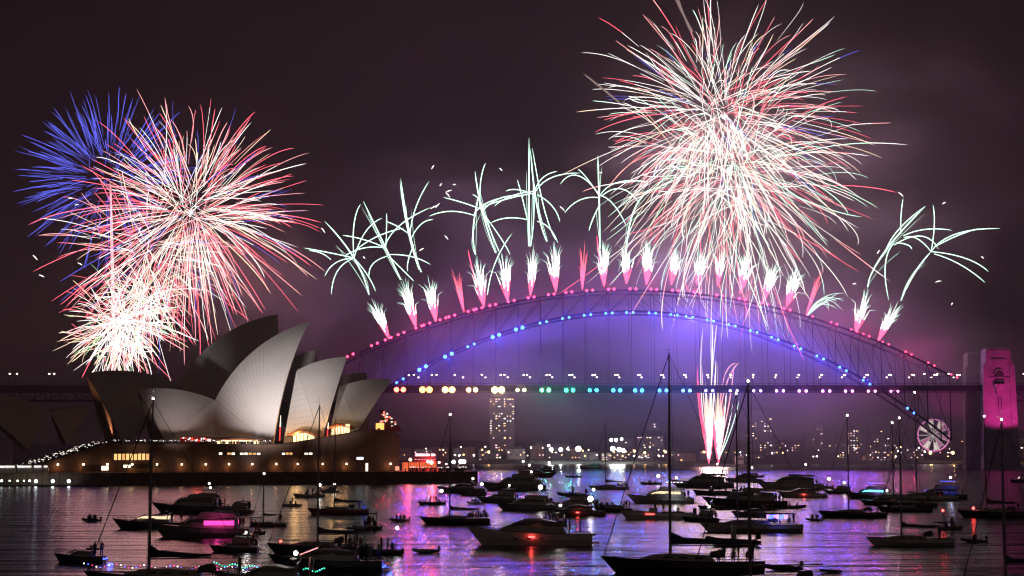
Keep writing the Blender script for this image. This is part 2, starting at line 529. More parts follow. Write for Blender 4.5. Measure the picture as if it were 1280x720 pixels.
# street lamps along the deck
def deck_street_lamp(px, py, h=9.0, far=0):
    x = (px - 790) * s_
    l = bpy.data.objects.new('deck_street_lamp', None); col.objects.link(l); l.parent = bridge; l.location = (x, far, DECK + .6)
    MB().tube([(0, 0, 0), (0, 0, h), (0.9, 0, h + .5)], [.16, .12, .1], 5).build('pole', steel, l)
    MB().ball((0.9, 0, h + .5), (.75, .6, .5), n=6, m=4).build('lamp_head', white_e, l)
px = 512
q = 0
while px < 1210:
    for k, (dx, f) in enumerate(((0, -6.0), (4.5, 12.0), (8.5, 32.0))):
        if (q + k) % 4 != 3 or px > 620: deck_street_lamp(px + dx, 475, 7.5 if k != 1 else 8.6, f)
    px += 28.4
    q += 1
for px in (18, 27, 67, 73, 1232, 1273, 1150, 1166, 1180): deck_street_lamp(px, 487, 8.5, -6.0)
# pink floods washing the near right-hand pylon
pxw = BX + PX
for dx in (4.0, 9.0):
    spot_light('pylon_flood', (pxw + dx, BY - 9 - 8 - 52, 28), (pxw, BY - 17, 76), (1.0, 0.04, 0.46), 1.8e5, 80, 1.0, .25)

# ================================================================ FIREWORKS (burning star trails)
fw = {
 'white': emit('spark_white', (1.0, 0.95, 0.90), 2.4), 'mint': emit('spark_mint', (0.62, 1.0, 0.78), 2.4),
 'red': emit('spark_red', (1.0, 0.13, 0.19), 2.8), 'pink': emit('spark_pink', (1.0, 0.40, 0.41), 2.5),
 'blue': emit('spark_blue', (0.13, 0.15, 0.95), 1.35), 'cream': emit('spark_cream', (1.0, 0.72, 0.50), 2.3),
 'green': emit('spark_green', (0.42, 0.85, 0.40), 1.9), 'hot': emit('spark_hot', (1.0, 0.95, 0.88), 5.0),
 'flame': emit('spark_flame', (1.0, 0.07, 0.15), 4.5), 'pinkhot': emit('spark_pinkhot', (1.0, .40, .46), 5.0), 'dim': emit('spark_dim', (0.8, 0.55, 0.5), 0.4)}
FK = list(fw)
FM = [fw[k] for k in FK]
def arc(c, d, speed, t0, t1, n, drag=1.0, grav=0.0):
    """ballistic path with air drag"""
    out = []
    for i in range(n + 1):
        t = t0 + (t1 - t0) * i / n
        e = (1 - math.exp(-drag * t)) / drag
        p = Vector(c) + Vector(d) * (speed * e)
        p.z -= grav * (t - e) / drag
        out.append(p)
    return out
def burst(name, label, c, n, rad, colors, r_px, spread=0.22, t0=(0.05, 0.3), grav=0.5, cone=None, seed=1, n_seg=9, drag=1.3, one=100, core=None, subs=None, jit=.05, wind=.05):
    rg = random.Random(seed)
    root = thing(name, label, 'firework', c)
    rest = MB()
    big = []
    subs = subs or [(0, 0, 0, 1.0, 1.0)]
    wts = [q[4] for q in subs]
    for i in range(n):
        sb = rg.choices(subs, wts)[0]
        while True:
            d = Vector((rg.gauss(0, 1), rg.gauss(0, 1), rg.gauss(0, 1))).normalized()
            if cone is None or cone(d, rg): break
        rr_ = rad * sb[3]
        sp = rr_ * drag / (1 - math.exp(-drag)) * max(.25, (1 - abs(rg.gauss(0, spread))))
        cc = Vector(c) + Vector((sb[0], sb[1], sb[2])) + Vector((rg.gauss(0, 1), rg.gauss(0, 1), rg.gauss(0, 1))) * rad * jit
        a = rg.uniform(*t0); b = min(1.08, a + rg.uniform(.35, .95))
        if b < .55: b = rg.uniform(.6, 1.0)
        pts = arc(cc, d, sp, a, b, n_seg, drag, rr_ * grav)
        wv = Vector((rg.gauss(0, 1), rg.gauss(0, 1), rg.gauss(0, .6))) * rr_ * wind
        pts = [p + wv * (j / n_seg) ** 2.5 for j, p in enumerate(pts)]
        inner, outer = rg.choice(colors)
        cut = rg.uniform(0.2, 0.7)
        w = r_px * rg.choice((.55, .75, .75, 1.0, 1.0, 1.35))
        rr = [w * (0.35 + 0.65 * math.sin(PI * min(1, .05 + .8 * j / n_seg))) if j < n_seg else w * .1 for j in range(n_seg + 1)]
        mats = [FK.index(inner) if j / n_seg < cut else FK.index(outer) for j in range(n_seg)]
        big.append((pts, rr, mats))
    for i, (pts, rr, mats) in enumerate(big):
        if i < one:
            MB().tube(pts, rr, 3, mats=mats, caps=False).build('spark_trail', FM, root, origin=c)
        else:
            rest.tube(pts, rr, 3, mats=mats, caps=False)
    if rest.v:
        o = rest.build('spark_trails', FM, root, origin=c); o['kind'] = 'stuff'
    if core:
        cb = MB()
        for k in range(40):
            d = Vector((rg.gauss(0, 1), rg.gauss(0, 1), rg.gauss(0, 1))).normalized()
            cb.tube(arc(c, d, rad * core * rg.uniform(.4, 1.2), 0, 1, 3), [r_px * 1.3, r_px, r_px * .8, .1], 3, caps=False)
        cb.build('bursting_core', fw['hot'], root, origin=c)
    return root
FY = 1312.0
pxm = FY / FPX / CP
burst('firework_burst', 'blue peony firework with thin straight rays, the highest burst over the theatre', at(137, 226, FY + 40), 260, 122 * pxm, [('blue', 'blue')], .24,
      spread=.10, t0=(.2, .45), grav=.10, seed=3, n_seg=5, cone=lambda d, r: d.z + (-d.x) * .55 > -.35 or r.random() < .25, wind=.01)
burst('firework_burst', 'large pink and white chrysanthemum firework above the left end of the theatre roofs', at(238, 266, FY), 640, 178 * pxm,
      [('white', 'red'), ('pink', 'red'), ('white', 'white'), ('pink', 'pink'), ('white', 'pink'), ('red', 'red'), ('pink', 'red'), ('cream', 'cream'), ('white', 'blue')], .22, spread=.22, grav=.30, seed=4, core=.045, wind=.03, t0=(.03, .4),
      subs=[(0, 0, 0, 1, 1.0), (-58 * pxm, 0, -50 * pxm, .80, .35)])
burst('firework_burst', 'dense white firework bursting low behind the leftmost roof shell', at(152, 402, FY + 20), 500, 88 * pxm,
      [('hot', 'white'), ('white', 'red'), ('white', 'green'), ('white', 'pink'), ('cream', 'cream'), ('white', 'white'), ('pink', 'red'), ('pink', 'cream')], .24, spread=.28, t0=(.0, .3), grav=.45, seed=5, core=.12, jit=.1,
      subs=[(0, 0, 0, 1, 1), (30 * pxm, 0, 30 * pxm, 1.1, .35), (-12 * pxm, 0, -30 * pxm, .7, .4)])
burst('firework_burst', 'tall red and white firework burst reaching the top of the sky', at(905, 146, FY), 450, 210 * pxm,
      [('white', 'white'), ('red', 'red'), ('white', 'red'), ('white', 'white'), ('white', 'pink'), ('white', 'cream'), ('cream', 'white'), ('white', 'mint'), ('red', 'pink'), ('white', 'blue')], .20, spread=.34, grav=.22, seed=6, core=.03, t0=(.04, .5), wind=.03, jit=.03,
      subs=[(0, 0, 0, 1, 1), (-25 * pxm, 0, 10 * pxm, .9, .4)])
burst('firework_burst', 'broad white and red firework burst drooping over the crown of the arch', at(912, 212, FY - 25), 500, 212 * pxm,
      [('white', 'white'), ('white', 'white'), ('white', 'mint'), ('mint', 'white'), ('pink', 'white'), ('white', 'red'), ('red', 'red'), ('cream', 'white'), ('mint', 'mint'), ('white', 'pink')], .20, spread=.40, grav=.50, seed=8, core=.03, t0=(.04, .55), wind=.05, jit=.045,
      subs=[(0, 0, 0, 1, 1), (-30 * pxm, 0, -15 * pxm, .85, .35), (28 * pxm, 0, -30 * pxm, .9, .35)])
for c, p, colr, nm in (((137, 226), 8e5, (.35, .3, 1), 'blue_burst_light'), ((238, 266), 5.5e6, (1, .28, .28), 'pink_burst_light'), ((152, 402), 3.5e6, (1, .38, .34), 'white_burst_light'),
                 ((905, 150), 1.0e7, (1, .52, .52), 'red_burst_light'), ((912, 225), 1.6e7, (1, .70, .70), 'broad_burst_light')):
    point_light(nm, at(c[0], c[1], FY), colr, p * .05, 45.0)

# ---- comets fired from the arch: plumes of white fire on red stems, some breaking into palms
def plume(root, base, top, wpx, origin, seed, only_red=False, Y=BY + 6):
    g = random.Random(seed)
    b, t = at(*base, Y), at(*top, Y)
    ax = t - b
    side = ax.cross(Vector((0, 1, 0))).normalized(); fw2 = Vector((0, 1, 0))
    m = MB()
    n = 12 if only_red else 34
    w = wpx * pxm
    for i in range(n):
        u = g.gauss(0, .45); v = g.gauss(0, .45)
        ln = g.uniform(.55, 1.0) * (1.0 - .18 * abs(u))
        pts = []; rr = []; mm = []
        for j in range(7):
            q = j / 6
            p = b + ax * (ln * q) + (side * u + fw2 * v) * w * (q * ln) ** .95
            if j == 6: p = p + side * u * w * .35 - Vector((0, 0, .12)) * ax.length * abs(u) * .4
            pts.append(p); rr.append((.34, .48, .50, .42, .30, .18, .03)[j] * (.8 if only_red else 1.0))
        mm = [FK.index(('flame', 'flame', 'flame', 'red', 'red', 'red')[j] if only_red else ('flame', 'flame', 'flame' if i % 3 else 'pinkhot', 'hot', 'white', 'mint')[j]) for j in range(6)]
        if not only_red and abs(u) > .5: mm[2] = FK.index('flame')
        m.tube(pts, rr, 3, mats=mm, caps=False)
    m.build('plume', FM, root, origin=origin)
def curve3(p, n=9):
    (x0, y0), (x1, y1), (x2, y2) = p
    cx = 2 * x1 - (x0 + x2) / 2; cy2 = 2 * y1 - (y0 + y2) / 2
    return [((1 - t) ** 2 * x0 + 2 * t * (1 - t) * cx + t * t * x2, (1 - t) ** 2 * y0 + 2 * t * (1 - t) * cy2 + t * t * y2) for t in [i / n for i in range(n + 1)]]
def palm_trail(root, p3, origin, g, w=.46, colr='mint', Y=BY + 6):
    pts2 = curve3(p3)
    dy = g.uniform(-22, 22)
    pts = [at(x, y, Y + dy * (i / 9.0)) for i, (x, y) in enumerate(pts2)]
    n = len(pts) - 1
    rr = [w * (.55 + .45 * math.sin(PI * (.15 + .7 * j / n))) for j in range(n)] + [w * .12]
    MB().tube(pts, rr, 3, mats=[FK.index(colr)] * n, caps=False).build('spark_trail', FM, root, origin=origin)
def z2(*a): return [(380 + x / 2.4, 160 + y / 2.4) for x, y in a]
def z3(*a): return [(700 + x / 1.8, y / 1.8) for x, y in a]
def z4(*a): return [(840 + x / 1.8, 220 + y / 1.8) for x, y in a]
J = []
def jet(base, top, w, label, trails=(), red=False): J.append((base, top, w, label, trails, red))
jet((487, 425), (461, 370), 13, 'leftmost comet jet on the arch, breaking into a drooping white palm', [z2(*t) for t in (((195, 500), (150, 390), (62, 280)), ((150, 390), (150, 290), (170, 228)), ((150, 390), (80, 375), (0, 360)), ((150, 390), (95, 405), (62, 445)), ((150, 390), (100, 430), (82, 500)), ((150, 390), (190, 440), (215, 490)), ((150, 390), (185, 310), (235, 270)), ((150, 370), (220, 325), (300, 300)), ((80, 395), (50, 375), (15, 368)))])
jet((520, 410), (504, 345), 16, 'second comet jet from the left, its palm spreading wide and crossed by thin arcs', [z2(*t) for t in (((290, 455), (245, 360), (178, 220)), ((245, 360), (180, 335), (115, 322)), ((245, 360), (248, 300), (248, 255)), ((245, 360), (180, 360), (120, 385)), ((248, 385), (205, 410), (195, 450)), ((248, 380), (320, 385), (380, 410)), ((260, 390), (300, 430), (330, 460)), ((245, 350), (290, 290), (380, 238)))])
jet((545, 403), (534, 337), 15, 'third comet jet from the left, with a tall narrow palm above it', [z2(*t) for t in (((352, 432), (318, 320), (290, 152)), ((318, 320), (335, 240), (375, 160)), ((318, 320), (280, 295), (245, 280)), ((318, 340), (350, 290), (388, 275)), ((330, 350), (312, 400), (312, 430)), ((345, 425), (310, 300), (288, 160)))])
jet((580, 390), (565, 325), 9, 'small red jet between the third and fourth white comets from the left', (), True)
jet((605, 384), (594, 316), 15, 'white comet on the left shoulder of the arch with a red streak beside it', [z2(*t) for t in (((515, 380), (508, 300), (528, 190)), ((528, 240), (530, 160), (545, 105)), ((535, 245), (480, 225), (418, 208)), ((510, 262), (440, 250), (375, 265)), ((540, 260), (590, 330), (618, 380)), ((510, 260), (540, 230), (590, 210)))])
jet((635, 377), (627, 312), 15, 'white comet whose straight streak leans left into a cross of long arcs', [z2(*t) for t in (((575, 375), (535, 250), (513, 130)), ((535, 250), (590, 210), (660, 205)), ((530, 240), (600, 215), (690, 195)), ((550, 500), (575, 400), (625, 315)), ((540, 250), (525, 215), (505, 200)), ((585, 370), (545, 270), (520, 190)))])
jet((663, 370), (667, 304), 15, 'white comet below the tallest vertical streak left of the arch crown', [z2(*t) for t in (((675, 355), (675, 230), (675, 30)), ((690, 200), (640, 185), (605, 190)), ((690, 200), (740, 150), (830, 135)), ((670, 275), (610, 270), (560, 285)), ((670, 275), (655, 210), (640, 155)), ((680, 355), (690, 220), (678, 60)))])
jet((695, 365), (692, 300), 15, 'white comet with two bundled streaks leaning left above it', [z2(*t) for t in (((728, 340), (700, 240), (680, 80)), ((755, 335), (720, 240), (685, 60)), ((700, 200), (745, 235), (768, 282)), ((690, 195), (715, 150), (760, 130)), ((690, 190), (620, 205), (570, 235)), ((700, 280), (735, 300), (762, 345)))])
jet((728, 362), (731, 300), 9, 'small red jet just left of the arch crown', (), True)
jet((755, 358), (755, 298), 14, 'white comet left of the crown topped by a mint palm with long drooping arms', [z3(*t) for t in (((90, 560), (88, 450), (85, 350)), ((90, 445), (45, 450), (10, 480)), ((90, 440), (40, 395), (0, 415)), ((90, 440), (120, 460), (150, 510)), ((90, 440), (130, 410), (200, 410)), ((90, 460), (75, 490), (65, 520)), ((88, 440), (60, 400), (40, 380)), ((95, 440), (140, 425), (180, 460)))])
jet((783, 355), (783, 298), 12, 'short pale comet at the very crown of the arch', [z3(((150, 550), (170, 470), (200, 420)))[0:3] if False else z3((150, 550), (168, 470), (205, 425))])
for k, (b, t) in enumerate((((808, 356), (811, 296)), ((839, 356), (845, 308)), ((871, 356), (878, 308)), ((897, 358), (905, 308)), ((925, 367), (937, 312)), ((954, 378), (972, 320)), ((983, 383), (997, 331)))):
    jet(b, t, 14, ('first', 'second', 'third', 'fourth', 'fifth', 'sixth', 'seventh')[k] + ' white comet right of the crown, under the broad burst', [])
jet((1008, 392), (1032, 328), 8, 'small red jet leaning right beyond the last white comet of the crown', (), True)
jet((1069, 417), (1087, 357), 13, 'leaning white comet low on the right end of the arch, nearer the crown', [z4(*t) for t in (((440, 250), (475, 175), (570, 68)), ((480, 170), (510, 120), (570, 68)), ((515, 130), (515, 90), (520, 50)), ((500, 150), (480, 200), (488, 280)), ((520, 135), (570, 120), (630, 122)), ((500, 155), (560, 135), (600, 165)), ((505, 150), (530, 155), (540, 165)))])
jet((1097, 428), (1126, 373), 13, 'rightmost comet jet, its palm throwing a long arm to the right', [z4(*t) for t in (((515, 280), (545, 220), (583, 170)), ((583, 170), (590, 110), (587, 65)), ((583, 170), (640, 130), (738, 118)), ((583, 170), (660, 185), (712, 215)), ((590, 175), (650, 200), (705, 240)), ((583, 170), (550, 140), (520, 140)), ((590, 160), (640, 135), (690, 118)))])
for i, (b, t, w, lab, trails, red) in enumerate(J):
    o = at(*b, BY + 6)
    root = thing('firework_comet', lab, 'firework', o)
    plume(root, b, t, w, o, 100 + i, red)
    g = random.Random(300 + i)
    for q, tr in enumerate(trails):
        palm_trail(root, tr, o, g, .64 if q == 0 else .46)
        for _ in range(0 if q else 2):        # finer sparks shed along each arm
            (ax_, ay_), (bx_, by_), (cx_, cy_2) = tr
            k_ = g.uniform(.5, 1.0); ex = ax_ + (cx_ - ax_) * k_ + g.uniform(-5, 5); ey = ay_ + (cy_2 - ay_) * k_ + g.uniform(-4, 12)
            mx_ = ax_ + (bx_ - ax_) * k_ + g.uniform(-4, 4); my_ = ay_ + (by_ - ay_) * k_ + g.uniform(-4, 4)
            palm_trail(root, ((ax_ + g.uniform(-1.5, 1.5), ay_), (mx_, my_), (ex, ey)), o, g, g.uniform(.10, .20), 'mint')
    if i in (4, 9): palm_trail(root, ((b[0], b[1] - 15), ((b[0] + t[0]) / 2 - 5, (b[1] + t[1]) / 2), (t[0] - 9, t[1] - 4)), o, g, .5, 'flame')
    if not red: point_light('comet_light', o + Vector((0, -9, 34)), (1, .4, .45), 5e3, 3.0)
# a low mint shrub of sparks at the right shoulder of the arch
o = at(1010, 395, BY + 6)
root = thing('firework_shrub', 'low mint spray of sparks falling right beside the small leaning red jet', 'firework', o)
g = random.Random(77)
for k in range(11):
    e = (1055 + g.uniform(-22, 6), 372 + g.uniform(-8, 18))
    palm_trail(root, ((1008, 396), (1028 + g.uniform(-3, 3), 376 + g.uniform(-4, 5)), e), o, g, .18, 'mint')
# rising shells
o = at(142, 470, FY + 30)
root = thing('firework_riser', 'pale vertical launch streak climbing behind the left bursts', 'firework', o)
for dx in (-1.5, 0, 1.2): palm_trail(root, ((143 + dx, 478), (141 + dx, 350), (138 + dx * .5, 228)), o, g, .35, 'pink', Y=FY + 30)
o = at(870, 40, FY)
root = thing('firework_riser', 'grey streaks of spent shells at the top left of the right-hand bursts', 'firework', o)
for tr in (((868, 48), (857, 24), (846, -6)), ((866, 40), (852, 14), (842, -8)), ((790, 142), (758, 115), (729, 92)), ((893, 80), (893, 55), (894, 34))): palm_trail(root, tr, o, g, .9, 'dim', Y=FY)
# falling embers
for k, (x, y) in enumerate(((541, 209), (551, 231), (561, 239), (568, 231), (560, 244), (626, 212), (547, 257), (542, 259), (558, 297), (527, 312), (404, 288), (455, 322), (703, 261), (750, 216), (1126, 243), (1180, 254), (1228, 322), (1190, 380), (1068, 355), (1098, 315), (1173, 352), (100, 330), (44, 322), (52, 345), (88, 248), (96, 256))):
    p = at(x, y, FY)
    e = MB()
    l_ = g.uniform(1.2, 3.0); a = g.uniform(-1, 1)
    e.tube([(-l_ * math.cos(a), 0, -l_ * math.sin(a)), (0, 0, .3), (l_ * math.cos(a), 0, l_ * math.sin(a))], [.15, .42, .1], 5)
    eo = e.build('falling_ember', fw['white']); eo.location = p
    tag(eo, 'small white falling ember drifting in the dark sky', 'ember', 'falling embers')
# ---- jets fired from the barge under the arch
def barge_jets():
    Y = on_water(900, 583).y
    o = at(892, 580, Y)
    for nm, bx, tops, seed in (('left-hand fan of white fire with red edges shot from the barge', 886, ((-14, 470, 'flame'), (-9, 455, 'cream'), (-4, 478, 'hot'), (5, 404, 'hot'), (9, 450, 'hot')), 1),
                               ('right-hand fan of white fire curling right shot from the barge', 898, ((-1, 446, 'cream'), (10, 490, 'hot'), (18, 505, 'white'), (26, 500, 'mint'), (8, 520, 'hot')), 2)):
        root = thing('firework_fountain', nm, 'firework', at(bx, 580, Y))
        oo = at(bx, 580, Y)
        g = random.Random(seed)
        m = MB()
        for i in range(140):
            u = max(-1.1, min(1.1, g.gauss(0, .45))); ht = g.uniform(35, 92) * (1 - .25 * abs(u))
            pts = []; 
            for j in range(8):
                q = j / 7
                pts.append(at(bx + u * 15 * q ** .9 * (ht / 100), 579 - ht * q, Y + g.uniform(-.3, .3) + u * 6 * q))
            rr = [.36, .62, .8, .8, .62, .42, .22, .04]
            cm = 'flame' if abs(u) > .62 else 'hot'
            m.tube(pts, rr, 3, mats=[FK.index('flame')] * 1 + [FK.index(cm)] * 4 + [FK.index('cream' if cm == 'hot' else 'flame')] * 2, caps=False)
        m.build('plume', FM, root, origin=oo)
        for dx, yt, cl in tops:
            palm_trail(root, ((bx, 575), (bx + dx * .6, (575 + yt) / 2), (bx + dx, yt)), oo, g, .5, cl, Y=Y)
        if seed == 2:
            for tr in (((898, 560), (905, 490), (925, 452)), ((900, 560), (912, 500), (917, 458)), ((900, 560), (903, 480), (921, 454))): palm_trail(root, tr, oo, g, .6, 'pink', Y=Y)
        else:
            for tr in (((884, 565), (874, 510), (872, 458)), ((884, 560), (876, 480), (879, 408)), ((886, 560), (890, 470), (898, 388))): palm_trail(root, tr, oo, g, .5, 'flame' if tr[2][0] < 875 else 'white', Y=Y)
        point_light('fountain_light', at(bx, 535, Y - 14), (1, .55, .52), 2.2e5, 6.0)
barge_jets()

# ================================================================ OPERA HOUSE ON ITS POINT
tile_m = bpy.data.materials.new('shell_tiles'); tile_m.use_nodes = True
def _tile():
    nt = tile_m.node_tree; p = nt.nodes['Principled BSDF']; K = nt.links.new
    uv = nt.nodes.new('ShaderNodeUVMap'); uv.uv_map = 'UVMap'
    sp = nt.nodes.new('ShaderNodeSeparateXYZ'); K(uv.outputs[0], sp.inputs[0])
    def lines(sock, wdt):
        f = nt.nodes.new('ShaderNodeMath'); f.operation = 'FRACT'; K(sock, f.inputs[0])
        c = nt.nodes.new('ShaderNodeMath'); c.operation = 'LESS_THAN'; K(f.outputs[0], c.inputs[0]); c.inputs[1].default_value = wdt
        return c.outputs[0]
    a = lines(sp.outputs['X'], .10); b = lines(sp.outputs['Y'], .07)
    mx = nt.nodes.new('ShaderNodeMath'); mx.operation = 'MAXIMUM'; K(a, mx.inputs[0]); K(b, mx.inputs[1])
    n = nt.nodes.new('ShaderNodeTexNoise'); n.inputs['Scale'].default_value = .12; n.inputs['Detail'].default_value = 5
    tc = nt.nodes.new('ShaderNodeTexCoord'); K(tc.outputs['Object'], n.inputs['Vector'])
    r = nt.nodes.new('ShaderNodeValToRGB'); K(n.outputs['Fac'], r.inputs[0])
    r.color_ramp.elements[0].color = (.50, .47, .44, 1); r.color_ramp.elements[1].color = (.66, .63, .59, 1)
    m = nt.nodes.new('ShaderNodeMixRGB'); K(mx.outputs[0], m.inputs[0]); K(r.outputs[0], m.inputs[1]); m.inputs[2].default_value = (.43, .40, .37, 1)
    K(m.outputs[0], p.inputs['Base Color']); p.inputs['Roughness'].default_value = .45
_tile()
concrete = surf('raw_concrete', (.30, .24, .20), .8, var=.15, scale=.4)
podium_m = surf('podium_granite', (.17, .095, .062), .8, var=.14, scale=.25)
seawall_m = surf('seawall_stone', (.12, .08, .065), .9, var=.3, scale=.3, bump=.3)
glass_d = surf('bronze_glass', (.05, .035, .03), .12, var=.2)
TH = R(21)
UX = Vector((math.cos(TH), math.sin(TH), 0)); NX = Vector((math.sin(TH), -math.cos(TH), 0))     # along the halls, towards the viewer
JP = at(300, 550, 690.0)                       # a point of the near hall's middle plane
CPn = JP - NX * 58.0                           # the far hall's middle plane
OB = at(300, 600, 690.0); OB.z = 0
opera = thing('opera_house', 'white shell-roofed opera house lit by floodlights on its granite podium beside the harbour', 'theatre', OB)
def frame_pt(p0, s, n, z): 
    q = p0 + UX * s + NX * n
    return Vector((q.x, q.y, z))
PODZ = 16.0
def sphere_centre(a, b, c, Rr, inside):
    ab, ac = b - a, c - a
    n = ab.cross(ac)
    t = (n.cross(ab) * ac.length_squared + ac.cross(n) * ab.length_squared) / (2 * n.length_squared)
    cc = a + t; rc = t.length
    Rr = max(Rr, rc * 1.02)
    n.normalize()
    h = math.sqrt(Rr * Rr - rc * rc)
    c1, c2 = cc + n * h, cc - n * h
    return c1 if (c1 - inside).length < (c2 - inside).length else c2
def slerp(c, a, b, t):
    va, vb = a - c, b - c
    ra, rb = va.length, vb.length
    om = va.angle(vb)
    if om < 1e-5: return a.lerp(b, t)
    v = (va.normalized() * math.sin((1 - t) * om) + vb.normalized() * math.sin(t * om)) / math.sin(om)
    return c + v * (ra + (rb - ra) * t)
def mirror(p, p0): 
    d = (p - p0).dot(NX)
    return p - NX * (2 * d)
def shell_patch(A, r0, F, Rr, p0, nt_=22, ns=18, flip=False, thick=1.3):
    inside = (A + r0 + F) / 3 - NX * 200 - Vector((0, 0, 120))
    C = sphere_centre(A, r0, F, Rr, inside)
    rad = (A - C).length
    Cp = C - NX * (C - p0).dot(NX)
    rows = []
    for i in range(nt_ + 1):
        t = i / nt_
        Rg = slerp(Cp, r0, A, t)
        rows.append([slerp(C, F, Rg, j / ns) if j else F.copy() for j in range(ns + 1)])
    inner = [[C + (p - C) * ((rad - thick * (0.35 + .65 * (1 - j / ns))) / rad) for j, p in enumerate(r)] for r in rows]
    if flip:
        rows = [[mirror(p, p0) for p in r] for r in rows]; inner = [[mirror(p, p0) for p in r] for r in inner]
    mb = MB()
    mb.grid(rows, 0)
    mb.grid(inner, 1)
    for a, b in ((rows[0], inner[0]), (rows[-1], inner[-1])): mb.grid([a, b], 1)
    mb.grid([[r[-1] for r in rows], [r[-1] for r in inner]], 1)
    uvs = [(i * 22.0 / nt_, j * 30.0 / ns) for i in range(nt_ + 1) for j in range(ns + 1)]
    return mb, uvs, (rows, inner)
def add_shell(A, r0, F, Rr, p0):
    out = None
    for flip in (False, True):
        mb, uvs, rows = shell_patch(A, r0, F, Rr, p0, flip=flip)
        o = mb.build('roof_shell', [tile_m, concrete], opera, origin=OB, smooth=True)
        me = o.data
        ul = me.uv_layers.new(name='UVMap')
        n = len(uvs)
        for lp in me.loops:
            ul.data[lp.index].uv = uvs[lp.vertex_index] if lp.vertex_index < n else (.5, .5)
        if not flip: out = rows
    return out
def mid(px, py, p0): return on_plane(px, py, p0, NX)
def foot(px, py, p0, off):
    return on_plane(px, py, p0 + NX * off, NX)
SH = {}
# near hall: one shell facing left, three facing right
SH['s3'] = add_shell(mid(387, 402, JP), mid(269, 500, JP), foot(341, 556, JP, 24), 75, JP)
SH['s2'] = add_shell(mid(171, 487, JP), mid(268, 500, JP), foot(208, 556, JP, 19), 75, JP)
SH['s4'] = add_shell(mid(434, 446, JP), mid(371, 463, JP), foot(402, 552, JP, 19), 62, JP)
SH['s5'] = add_shell(mid(490, 475, JP), mid(424, 484, JP), foot(449, 537, JP, 15), 58, JP)
# far hall behind it
SH['c1'] = add_shell(mid(107, 467, CPn), mid(243, 492, CPn), foot(154, 556, CPn, 27), 75, CPn)
SH['c3'] = add_shell(mid(347, 393, CPn), mid(214, 500, CPn), foot(350, 560, CPn, 29), 78, CPn)
SH['c4'] = add_shell(mid(396, 437, CPn), mid(330, 470, CPn), foot(400, 560, CPn, 22), 70, CPn)
SH['c5'] = add_shell(mid(458, 466, CPn), mid(400, 480, CPn), foot(460, 560, CPn, 18), 60, CPn)
# side shells closing the gaps between neighbouring shells
def side_shell(edge, top, bottom, sag=0.0, n=10):
    m = len(edge)
    rows = []
    for k in range(m):
        t = k / (m - 1)
        e = edge[k] - NX * .25
        c = bottom.lerp(top, t)
        rows.append([e.lerp(c, q / n) - NX * sag * math.sin(PI * q / n) * (1 - t) for q in range(n + 1)])
    mb = MB().grid(rows); mb.grid([[p - NX * .6 for p in r] for r in rows], 1)
    o = mb.build('side_shell', [tile_m, concrete], opera, origin=OB, smooth=True)
    ul = o.data.uv_layers.new(name='UVMap')
    for lp in o.data.loops:
        k = lp.vertex_index % (m * (n + 1))
        ul.data[lp.index].uv = ((k % (n + 1)) * .9, (k // (n + 1)) * .7)
    return o
cr = mid(268.5, 501, JP) + NX * .3
crb = foot(268.5, 556, JP, 12)
side_shell(SH['s2'][0][0], cr, crb, 1.0); side_shell(SH['s3'][0][0], cr, crb, 1.0)
side_shell(SH['s4'][0][0], mid(371, 463, JP), foot(354, 554, JP, 18), 2.0)
side_shell(SH['s5'][0][0], mid(424, 484, JP), foot(411, 549, JP, 15), 1.5)
# glass walls in the mouths: mullions fanning down
def mouth(sh, p0, back=3, nm=11, mat=None):
    inner = sh[1]
    rim = list(p - NX * .3 for p in inner[-1 - back])
    n_ = len(rim)
    mir = [mirror(p, p0) for p in rim]
    rows = []
    for k in range(n_):
        rows.append([rim[k].lerp(mir[k], q / 10) for q in range(11)])
    gl = MB().grid(rows).build('glass_wall', mat or glass_d, opera, origin=OB)
    mm = MB()
    dirv = (inner[-1][n_ // 2] - inner[-1 - back][n_ // 2]).normalized() * .5
    for k in range(nm + 1):
        t = .03 + .94 * k / nm
        mm.tube([rim[j].lerp(mir[j], t) + dirv for j in (1, 5, 9, 13, 16)], .24, 4)
    for j in (3, 8, 13):
        mm.tube([rim[j].lerp(mir[j], .02) + dirv, rim[j].lerp(mir[j], .98) + dirv], .16, 4)
    m = mm.build('mullion_fan', concrete, gl, origin=OB)
    return gl
louv = surf('bronze_louvre', (.26, .14, .08), .5)
mouth(SH['s3'], JP); mouth(SH['s4'], JP); mouth(SH['s5'], JP); mouth(SH['s2'], JP)
mouth(SH['c1'], CPn, nm=15, mat=louv); mouth(SH['c3'], CPn); mouth(SH['c4'], CPn); mouth(SH['c5'], CPn)
# small restaurant shells at the far left
RP = JP - NX * 75.0
add_shell(mid(-50, 500, RP), mid(63, 514, RP), foot(36, 563, RP, 14), 60, RP)
add_shell(mid(116, 506, RP), mid(62, 515, RP), foot(84, 557, RP, 11), 60, RP)

# podium: pixel columns give positions along the front wall
def s_of(px, off, py=590):
    p = on_plane(px, py, JP + NX * off, NX)
    return (p - JP).dot(UX)
WN, SN = 38.0, 56.0                            # front wall and sea wall, metres in front of the near hall's middle plane
PROM = 4.7
def FP(s, n, z): 
    q = JP + UX * s + NX * n
    return Vector((q.x, q.y, z))
def poly_prism(mb, sn, z0, z1, mat=0):
    return mb.loft([[FP(s, n, z0) for s, n in sn], [FP(s, n, z1) for s, n in sn]], mat)
def z_at(px, py, off): return on_plane(px, py, JP + NX * off, NX).z
zt = z_at(240, 556, WN)
xl, xr = s_of(139, WN), s_of(499, WN)
xm = s_of(352, WN); xe = s_of(468, WN)
zr = z_at(470, 538, WN)
pod = MB()
